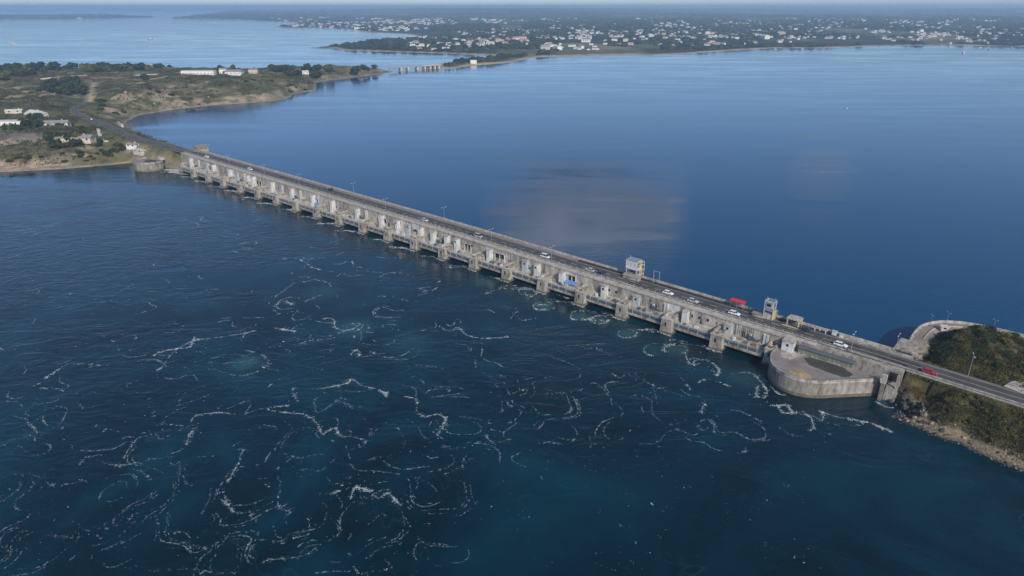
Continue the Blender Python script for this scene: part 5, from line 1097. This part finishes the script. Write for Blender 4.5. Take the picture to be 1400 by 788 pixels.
# ------------------------------------------------------------------ foam on the sea side
r = np.random.default_rng(21)
def zp(L_, x0, y0, k): return [(x0 + a_ / k, y0 + b_ / k) for a_, b_ in L_]
FP_, FS_, FA_ = [], [], []     # centre, size, weight
def smooth_px(px):
    return [p[:2] for p in catmull([(a_, b_, 0) for a_, b_ in px], 6)] if len(px) > 2 else px
def lay(px, wid=.45, dens=9.0, size=.16, brk=.5, seed=None, wobble=.6):
    px = smooth_px(px) if len(px) < 30 else px
    P_ = np.array([at(u, v)[:2] for u, v in px]); seg = np.hypot(*np.diff(P_, axis=0).T); tot = seg.sum(); cu = np.concatenate([[0], np.cumsum(seg)])
    n_ = int(tot * dens * 1.25 * min(1.9, max(.8, 270 / P_[:, 1].mean()))) + 3; q = r.uniform(0, tot, n_); sd = int(r.integers(0, 9999)) if seed is None else seed
    keep = .55 * fbm(q / 1.1, np.full(n_, sd * .37), sd, 3) + .45 * fbm(q / 6, np.full(n_, sd * .7), sd + 9, 2) > brk + .02 + r.normal(0, .06, n_); q = q[keep]
    x = np.interp(q, cu, P_[:, 0]); y = np.interp(q, cu, P_[:, 1])
    amp = 2.2 * fbm(q / 6, np.full(len(q), 3.3), sd + 5, 3) ** 2
    x = x + (fbm(q / 6.5, np.full(len(q), 1.0), sd + 1, 3) - .5) * 2 * wobble + r.standard_t(2.5, len(q)) * wid * .75 * (.25 + amp) * np.clip(P_[:, 1].mean() / 260, .45, 1.2); y = y + (fbm(q / 6.5, np.full(len(q), 9.0), sd + 2, 3) - .5) * 2 * wobble + r.standard_t(2.5, len(q)) * wid * .75 * (.25 + amp) * np.clip(P_[:, 1].mean() / 260, .45, 1.2)
    tx = np.interp(q + .6, cu, P_[:, 0]) - np.interp(q - .6, cu, P_[:, 0]); ty = np.interp(q + .6, cu, P_[:, 1]) - np.interp(q - .6, cu, P_[:, 1]); FA_.append(np.arctan2(ty, tx) + r.normal(0, .8, len(q)))
    FP_.append(np.stack([x, y], 1)); FS_.append(.5 * np.clip(y / 270, .5, 1.25) * size * np.exp(r.normal(0, .5, len(q))) * (.6 + .8 * amp))
def ring(u, v, ru, rv, a0=0, a1=360, **kw):
    lay([(u + ru * math.cos(math.radians(q)), v + rv * math.sin(math.radians(q))) for q in np.linspace(a0, a1, 40)], **kw)
Z5 = lambda L_: zp(L_, 0, 450, 2.0); Z6 = lambda L_: zp(L_, 600, 350, 3.425); Z7 = lambda L_: zp(L_, 200, 350, 3.425); Z1 = lambda L_: zp(L_, 980, 370, 2.814)
strong = dict(wid=.32, dens=10, size=.15, brk=.40); mid_ = dict(wid=.28, dens=7, size=.12, brk=.50); faint = dict(wid=.3, dens=4.5, size=.095, brk=.52)
for c, kw in [([(520, 255), (540, 235), (600, 228), (660, 235), (710, 220), (770, 212), (790, 215)], strong), ([(710, 218), (770, 230), (830, 235), (865, 255), (885, 285), (910, 270), (925, 290), (945, 295)], strong), ([(930, 290), (985, 300), (1000, 310), (985, 325)], mid_),
              ([(215, 370), (240, 350), (290, 345), (275, 360), (300, 372), (350, 370), (400, 360), (470, 350)], mid_), ([(340, 355), (355, 325), (375, 300), (400, 295)], mid_), ([(270, 272), (320, 280), (340, 295), (380, 290), (440, 260), (500, 265), (545, 265), (520, 290), (510, 320)], mid_),
              ([(415, 120), (445, 103), (480, 60), (530, 33), (580, 25), (650, 15), (700, 5)], strong), ([(90, 155), (95, 180), (110, 170), (140, 160), (200, 180)], mid_), ([(120, 135), (165, 110), (190, 95), (270, 100)], mid_),
              ([(740, 150), (735, 158), (760, 140), (795, 140), (800, 165), (815, 200)], mid_), ([(860, 165), (945, 150), (960, 135), (990, 155), (1040, 165), (1060, 185)], strong), ([(1105, 185), (1140, 195), (1140, 220), (1165, 240), (1200, 235), (1220, 250), (1200, 290), (1200, 310)], strong),
              ([(960, 205), (990, 240), (1015, 270), (1010, 290), (1060, 255), (1105, 300), (1100, 330), (1050, 350), (960, 370)], faint), ([(665, 330), (650, 370), (625, 420), (600, 445), (620, 480), (650, 505), (680, 500), (690, 520), (720, 525)], mid_), ([(610, 440), (620, 470), (640, 500)], strong),
              ([(780, 380), (760, 400), (755, 415), (800, 405), (830, 385), (880, 385), (930, 340), (990, 320)], mid_), ([(780, 365), (800, 350), (825, 352), (820, 370)], faint), ([(960, 465), (970, 435), (1000, 440), (1030, 465), (1060, 450), (1100, 485)], strong), ([(905, 450), (960, 435), (1010, 440)], mid_),
              ([(445, 560), (500, 555), (520, 575), (520, 600), (560, 600)], mid_), ([(640, 580), (660, 600), (700, 575), (760, 580), (800, 570)], mid_), ([(700, 660), (740, 630), (830, 620), (860, 600), (870, 630), (940, 635)], mid_), ([(840, 515), (845, 560), (800, 575)], mid_), ([(760, 455), (760, 485), (790, 500)], mid_), ([(970, 650), (990, 670), (1060, 660)], mid_),
              ([(1100, 105), (1150, 100), (1220, 110)], faint), ([(1010, 60), (1040, 75), (1090, 75), (1130, 50)], mid_), ([(820, 45), (900, 20), (950, 5), (1020, 10)], mid_), ([(1310, 110), (1340, 130), (1370, 130), (1390, 180)], faint), ([(1330, 290), (1350, 310), (1400, 300)], mid_), ([(1210, 400), (1260, 375), (1290, 350)], faint),
              ([(0, 480), (10, 440), (60, 440)], faint), ([(80, 395), (120, 410), (150, 430), (190, 420)], faint), ([(120, 560), (210, 570), (290, 530), (380, 530)], faint), ([(40, 290), (110, 290), (180, 240)], faint), ([(20, 60), (80, 50), (130, 70)], mid_), ([(410, 660), (460, 660), (520, 655), (620, 670), (700, 655)], faint)]:
    lay(Z5(c), **kw)
for c, kw in [([(90, 335), (130, 370), (200, 385), (325, 380)], strong), ([(215, 180), (300, 145), (360, 140)], strong), ([(340, 295), (365, 260), (380, 300), (450, 290)], mid_), ([(440, 310), (460, 350)], faint), ([(680, 590), (710, 600), (690, 620)], faint), ([(815, 550), (850, 570), (880, 550), (930, 585)], mid_), ([(460, 610), (520, 630), (495, 645), (600, 640), (700, 620)], mid_), ([(335, 650), (370, 660), (400, 620), (430, 610)], mid_), ([(1130, 570), (1170, 620), (1165, 655)], mid_), ([(890, 660), (930, 650), (980, 670)], mid_), ([(1215, 700), (1250, 690), (1235, 735)], mid_), ([(1000, 600), (1020, 670)], mid_), ([(700, 430), (760, 440), (830, 480)], faint),
              ([(1150, 450), (1165, 490), (1190, 510), (1210, 490), (1260, 495), (1310, 530), (1300, 560), (1280, 540)], strong), ([(1210, 600), (1260, 580), (1370, 610)], mid_), ([(530, 170), (590, 195), (620, 200)], strong), ([(280, 640), (300, 660)], mid_), ([(0, 750), (30, 760), (20, 788)], mid_)]:
    lay(Z6(c), **kw)
for c, kw in [([(605, 190), (650, 160), (700, 125)], mid_), ([(690, 235), (650, 215), (605, 230), (605, 260), (640, 275), (690, 260), (730, 270)], mid_), ([(820, 295), (870, 295), (890, 340), (940, 350), (990, 330), (1000, 320)], strong), ([(340, 345), (390, 370), (480, 335), (550, 315)], mid_), ([(600, 340), (640, 345), (700, 352)], strong), ([(720, 410), (760, 400), (830, 395), (880, 385)], mid_), ([(1200, 515), (1250, 520), (1330, 520)], faint), ([(740, 480), (860, 510), (960, 520)], faint), ([(30, 470), (70, 450), (150, 435), (200, 430), (220, 395), (270, 395)], strong), ([(740, 120), (800, 115), (880, 130), (950, 130)], mid_), ([(0, 60), (80, 25), (160, 30)], faint), ([(620, 20), (700, 10), (790, 60), (880, 75)], mid_), ([(1090, 100), (1130, 80), (1200, 80), (1270, 105)], mid_), ([(1270, 150), (1340, 165), (1370, 120)], mid_), ([(1085, 190), (1130, 190), (1240, 215), (1300, 200)], faint), ([(740, 215), (830, 180), (850, 180)], mid_)]:
    lay(Z7(c), **kw)
for c, kw in [([(60, 400), (130, 395), (190, 450), (185, 490), (150, 480), (160, 440)], strong), ([(20, 540), (80, 540), (130, 560)], mid_), ([(205, 520), (270, 520), (300, 555), (370, 560), (400, 575), (410, 545)], strong), ([(230, 510), (260, 550), (320, 545)], strong), ([(330, 545), (360, 570), (370, 600), (355, 615)], strong), ([(390, 540), (450, 560), (520, 575), (600, 590), (680, 620)], strong), ([(440, 590), (500, 600), (560, 590)], mid_), ([(620, 505), (650, 525), (680, 530)], strong), ([(120, 500), (160, 515), (200, 505)], mid_), ([(200, 440), (230, 470), (260, 480)], mid_), ([(0, 370), (10, 395)], mid_), ([(150, 570), (180, 600), (170, 620)], faint), ([(230, 600), (290, 630), (350, 640)], faint)]:
    lay(Z1(c), **kw)
rk = dict(wid=.4, dens=10, size=.13, brk=.44, wobble=.9)
ring(743, 418.6, 14, 6.0, -60, 250, **rk); ring(741, 420, 9, 3.5, 20, 330, **rk); ring(792.5, 431.5, 14, 6.4, 20, 300, **rk); ring(819, 437.5, 11.5, 5.8, 0, 360, **rk); ring(816, 437, 7, 3.4, 120, 400, **rk); ring(857, 456.5, 14, 5.6, -20, 345, **rk); ring(924, 478.5, 15.5, 7, -200, 60, **rk); ring(895, 478.5, 14, 9, 90, 290, **mid_); ring(719.5, 398.5, 11, 4.5, 60, 340, **rk); ring(725, 402, 8, 3, 0, 200, **mid_); ring(947, 494, 8, 4.5, 30, 350, **rk)
ring(327, 496, 38, 17.5, -75, 110, **dict(rk, dens=8, wid=.35)); ring(327, 496, 38, 17.5, 110, 200, **faint); ring(485.5, 483.5, 6.5, 3.6, 0, 360, **rk); ring(545, 480, 28, 12, -30, 130, **mid_); ring(434, 457, 20, 9, 0, 120, **faint); ring(345, 500, 8, 4, 0, 360, **faint); ring(484, 447, 11, 5, 0, 360, **mid_)
# wakes at every pier
for s in PS[1:-1]:
    for k in range(3):
        a_, b_ = s - 4.2 - r.uniform(0, 1.5), r.uniform(-1.5, 1.2); L_ = r.uniform(4, 13); ang = r.uniform(-.5, .1)
        P_ = [W(a_ - L_ * q, b_ - L_ * q * (.55 + ang) + math.sin(q * 5) * .8) for q in np.linspace(0, 1, 7)]
        pr = []
        for p in P_:
            d_ = np.array(p) - np.array([0, 0, CAMH]); zc = d_[1] * math.cos(PITCH) - d_[2] * math.sin(PITCH); pr.append((700 + FPX * d_[0] / zc, 394 + FPX * (-d_[1] * math.sin(PITCH) - d_[2] * math.cos(PITCH)) / zc))
        lay(pr, **(dict(strong, size=.2, wid=.5) if s < -150 and k == 0 else mid_))
    x = np.concatenate([r.uniform(s - 4.6, s + 1.4, 60)]); y = r.normal(-.35, .35, 60)
    FP_.append(np.array([W(a_, b_)[:2] for a_, b_ in zip(x, y)])); FS_.append(r.uniform(.06, .2, 60)); FA_.append(r.uniform(0, 6.28, 60))
lay([(228, 232), (240, 233), (252, 236)], wid=1.6, dens=22, size=.35, brk=.1); lay([(232, 235), (244, 237), (256, 239)], wid=.8, dens=12, size=.3, brk=.3)
# drifting curls following an eddying current
def flow(x, y):
    e = 1.5; f_ = lambda a_, b_: fbm(a_ / 34, b_ / 34, 77, 3) + .5 * fbm(a_ / 12, b_ / 12, 78, 2)
    return np.array([float(f_(x, y + e) - f_(x, y - e)), -float(f_(x + e, y) - f_(x - e, y))])
TP_, TS_, TA_ = [], [], []
for k in range(300):
    u = r.uniform(-10, 1000); v = 250 + 530 * r.random() ** .8
    if v < 245 + (u - 230) * .335 + 25: continue
    if u > 700 and v > 620: continue
    p = at(u, v)[:2].copy(); P_ = [p.copy()]; L_ = r.uniform(10, 48)
    for q in range(int(L_ / 1.0)):
        d_ = flow(*p); p = p + d_ / (np.hypot(*d_) + 1e-6) * 1.0; P_.append(p.copy())
    P_ = np.array(P_); n_ = int(L_ * r.uniform(2.0, 6.0)); q = r.uniform(0, len(P_) - 1, n_); kk_ = fbm(q / 5, np.full(n_, k * 1.7), k, 2) > .5; q = q[kk_]
    TP_.append(np.stack([np.interp(q, np.arange(len(P_)), P_[:, i]) + r.normal(0, .12, len(q)) for i in (0, 1)], 1)); TS_.append(.085 * np.exp(r.normal(0, .45, len(q))) * min(1.6, max(.55, P_[0, 1] / 230)))
    TA_.append(np.arctan2(np.interp(q + .5, np.arange(len(P_)), P_[:, 1]) - np.interp(q - .5, np.arange(len(P_)), P_[:, 1]), np.interp(q + .5, np.arange(len(P_)), P_[:, 0]) - np.interp(q - .5, np.arange(len(P_)), P_[:, 0])) + r.normal(0, .25, len(q)))
# loose specks
U = r.uniform(0, 1150, 2600); V = 250 + 530 * r.random(2600) ** .9; kk_ = (V > 262 + (U - 230) * .335) & (fbm(U / 60, V / 30, 15, 3) > .52); P_ = np.array([at(u, v)[:2] for u, v in zip(U[kk_], V[kk_])])
FP_.append(P_); FS_.append(.07 * np.exp(r.normal(0, .5, len(P_))) * np.clip(P_[:, 1] / 240, .5, 1.4)); FA_.append(r.uniform(0, 6.28, len(P_)))
TP_, TS_, TA_ = np.concatenate(TP_), np.concatenate(TS_), np.concatenate(TA_)
P_ = np.concatenate(FP_); S_ = np.concatenate(FS_); A_ = np.concatenate(FA_); n = len(P_)
def flecks(name, P_, S_, z, mat, label, a_, elong=1.7):
    n = len(P_); q = np.linspace(0, 2 * math.pi, 7)[:-1]; rad = r.uniform(.55, 1.25, (n, 6)) * S_[:, None]
    lx = np.cos(q)[None] * rad * elong; ly = np.sin(q)[None] * rad
    X_ = P_[:, :1] + lx * np.cos(a_)[:, None] - ly * np.sin(a_)[:, None]; Y_ = P_[:, 1:] + lx * np.sin(a_)[:, None] + ly * np.cos(a_)[:, None]
    V_ = np.stack([X_, Y_, np.full_like(X_, z) + r.uniform(0, .03, (n, 1))], -1).reshape(-1, 3)
    return tag(obj(name, npmesh(name, V_, np.arange(6 * n).reshape(-1, 6), mat)), label, 'foam', None, 'stuff')
flecks('foam', P_, S_, .03, M['foam'], 'white flecks and curls of foam drifting on the turbulent water', A_)
k = r.random(n) < .22
flecks('thin_foam', P_[k] + r.normal(0, .35, (k.sum(), 2)), S_[k] * r.uniform(1.5, 3.0, k.sum()), .012, M['foam_thin'], 'thin milky foam spread around the white foam lines', A_[k], 2.0)

flecks('foam_wisps', TP_, TS_, .02, M['foam_thin'], 'faint wisps of foam curling with the current', TA_, 3.2)
# ------------------------------------------------------------------ clouds (beyond the frame, mirrored in the lagoon)
def cloud(label, az_, el, dist, rx, ry, rz_, seed, dens):
    c = np.array([math.sin(az_) * math.cos(el), math.cos(az_) * math.cos(el), math.sin(el)]) * dist; bm = bmesh.new()
    bmesh.ops.create_icosphere(bm, subdivisions=4, radius=1)
    for v in bm.verts:
        q = v.co.normalized(); v.co = Vector((q.x * rx, q.y * ry, q.z * rz_))
    me = bpy.data.meshes.new('cloud'); bm.to_mesh(me); bm.free()
    m = bpy.data.materials.new('cloud_air'); m.use_nodes = True; nt = m.node_tree; nt.nodes.remove(nt.nodes['Principled BSDF'])
    pv = nt.nodes.new('ShaderNodeVolumePrincipled'); pv.inputs['Color'].default_value = (1, .985, .96, 1); pv.inputs['Anisotropy'].default_value = -.4
    tc = N(nt, 'ShaderNodeTexCoord'); mp = N(nt, 'ShaderNodeMapping'); mp.inputs['Scale'].default_value = (1 / rx, 1 / ry, 1 / rz_); nt.links.new(tc.outputs['Object'], mp.inputs['Vector'])
    gr_ = N(nt, 'ShaderNodeTexGradient', gradient_type='SPHERICAL'); nt.links.new(mp.outputs[0], gr_.inputs[0])
    nz = N(nt, 'ShaderNodeTexNoise', Scale=2.2, Detail=4.0); nt.links.new(mp.outputs[0], nz.inputs['Vector'])
    sm = N(nt, 'ShaderNodeMath', operation='MULTIPLY_ADD'); nt.links.new(nz.outputs['Fac'], sm.inputs[0]); sm.inputs[1].default_value = 1.3; sm.inputs[2].default_value = -.75
    ad = N(nt, 'ShaderNodeMath', operation='ADD'); nt.links.new(gr_.outputs['Fac'], ad.inputs[0]); nt.links.new(sm.outputs[0], ad.inputs[1])
    ml = N(nt, 'ShaderNodeMath', operation='MULTIPLY', use_clamp=False); nt.links.new(ad.outputs[0], ml.inputs[0]); ml.inputs[1].default_value = dens
    mxx = N(nt, 'ShaderNodeMath', operation='MAXIMUM'); nt.links.new(ml.outputs[0], mxx.inputs[0]); mxx.inputs[1].default_value = 0; nt.links.new(mxx.outputs[0], pv.inputs['Density'])
    nt.links.new(pv.outputs[0], nt.nodes['Material Output'].inputs['Volume']); me.materials.append(m)
    o_ = obj('cloud', me, None, tuple(c + np.array([0, 0, CAMH]))); o_.rotation_euler = (0, 0, -az_); return tag(o_, label, 'cloud')
cloud('broad soft cumulus cloud mirrored in the lagoon behind the barrage', math.radians(6.2), math.radians(14.2), 6500, 1050, 600, 470, 3, .03)
cloud('small thin cloud right of the broad one', math.radians(24.5), math.radians(10.0), 7500, 420, 300, 190, 8, .01)

# ------------------------------------------------------------------ haze
hz_ = MB().box(-64000, 64000, -6000, 64000, -6, 140); ho = hz_.build('haze', [], None, 'stuff')
m = bpy.data.materials.new('haze_air'); m.use_nodes = True; nt = m.node_tree; nt.nodes.remove(nt.nodes['Principled BSDF'])
pv = nt.nodes.new('ShaderNodeVolumePrincipled'); pv.inputs['Color'].default_value = (.54, .77, 1, 1); pv.inputs['Density'].default_value = 1.35e-4; pv.inputs['Anisotropy'].default_value = .1
nt.links.new(pv.outputs[0], nt.nodes['Material Output'].inputs['Volume']); ho.data.materials.append(m); tag(ho, 'pale blue haze over the water and land', 'haze')
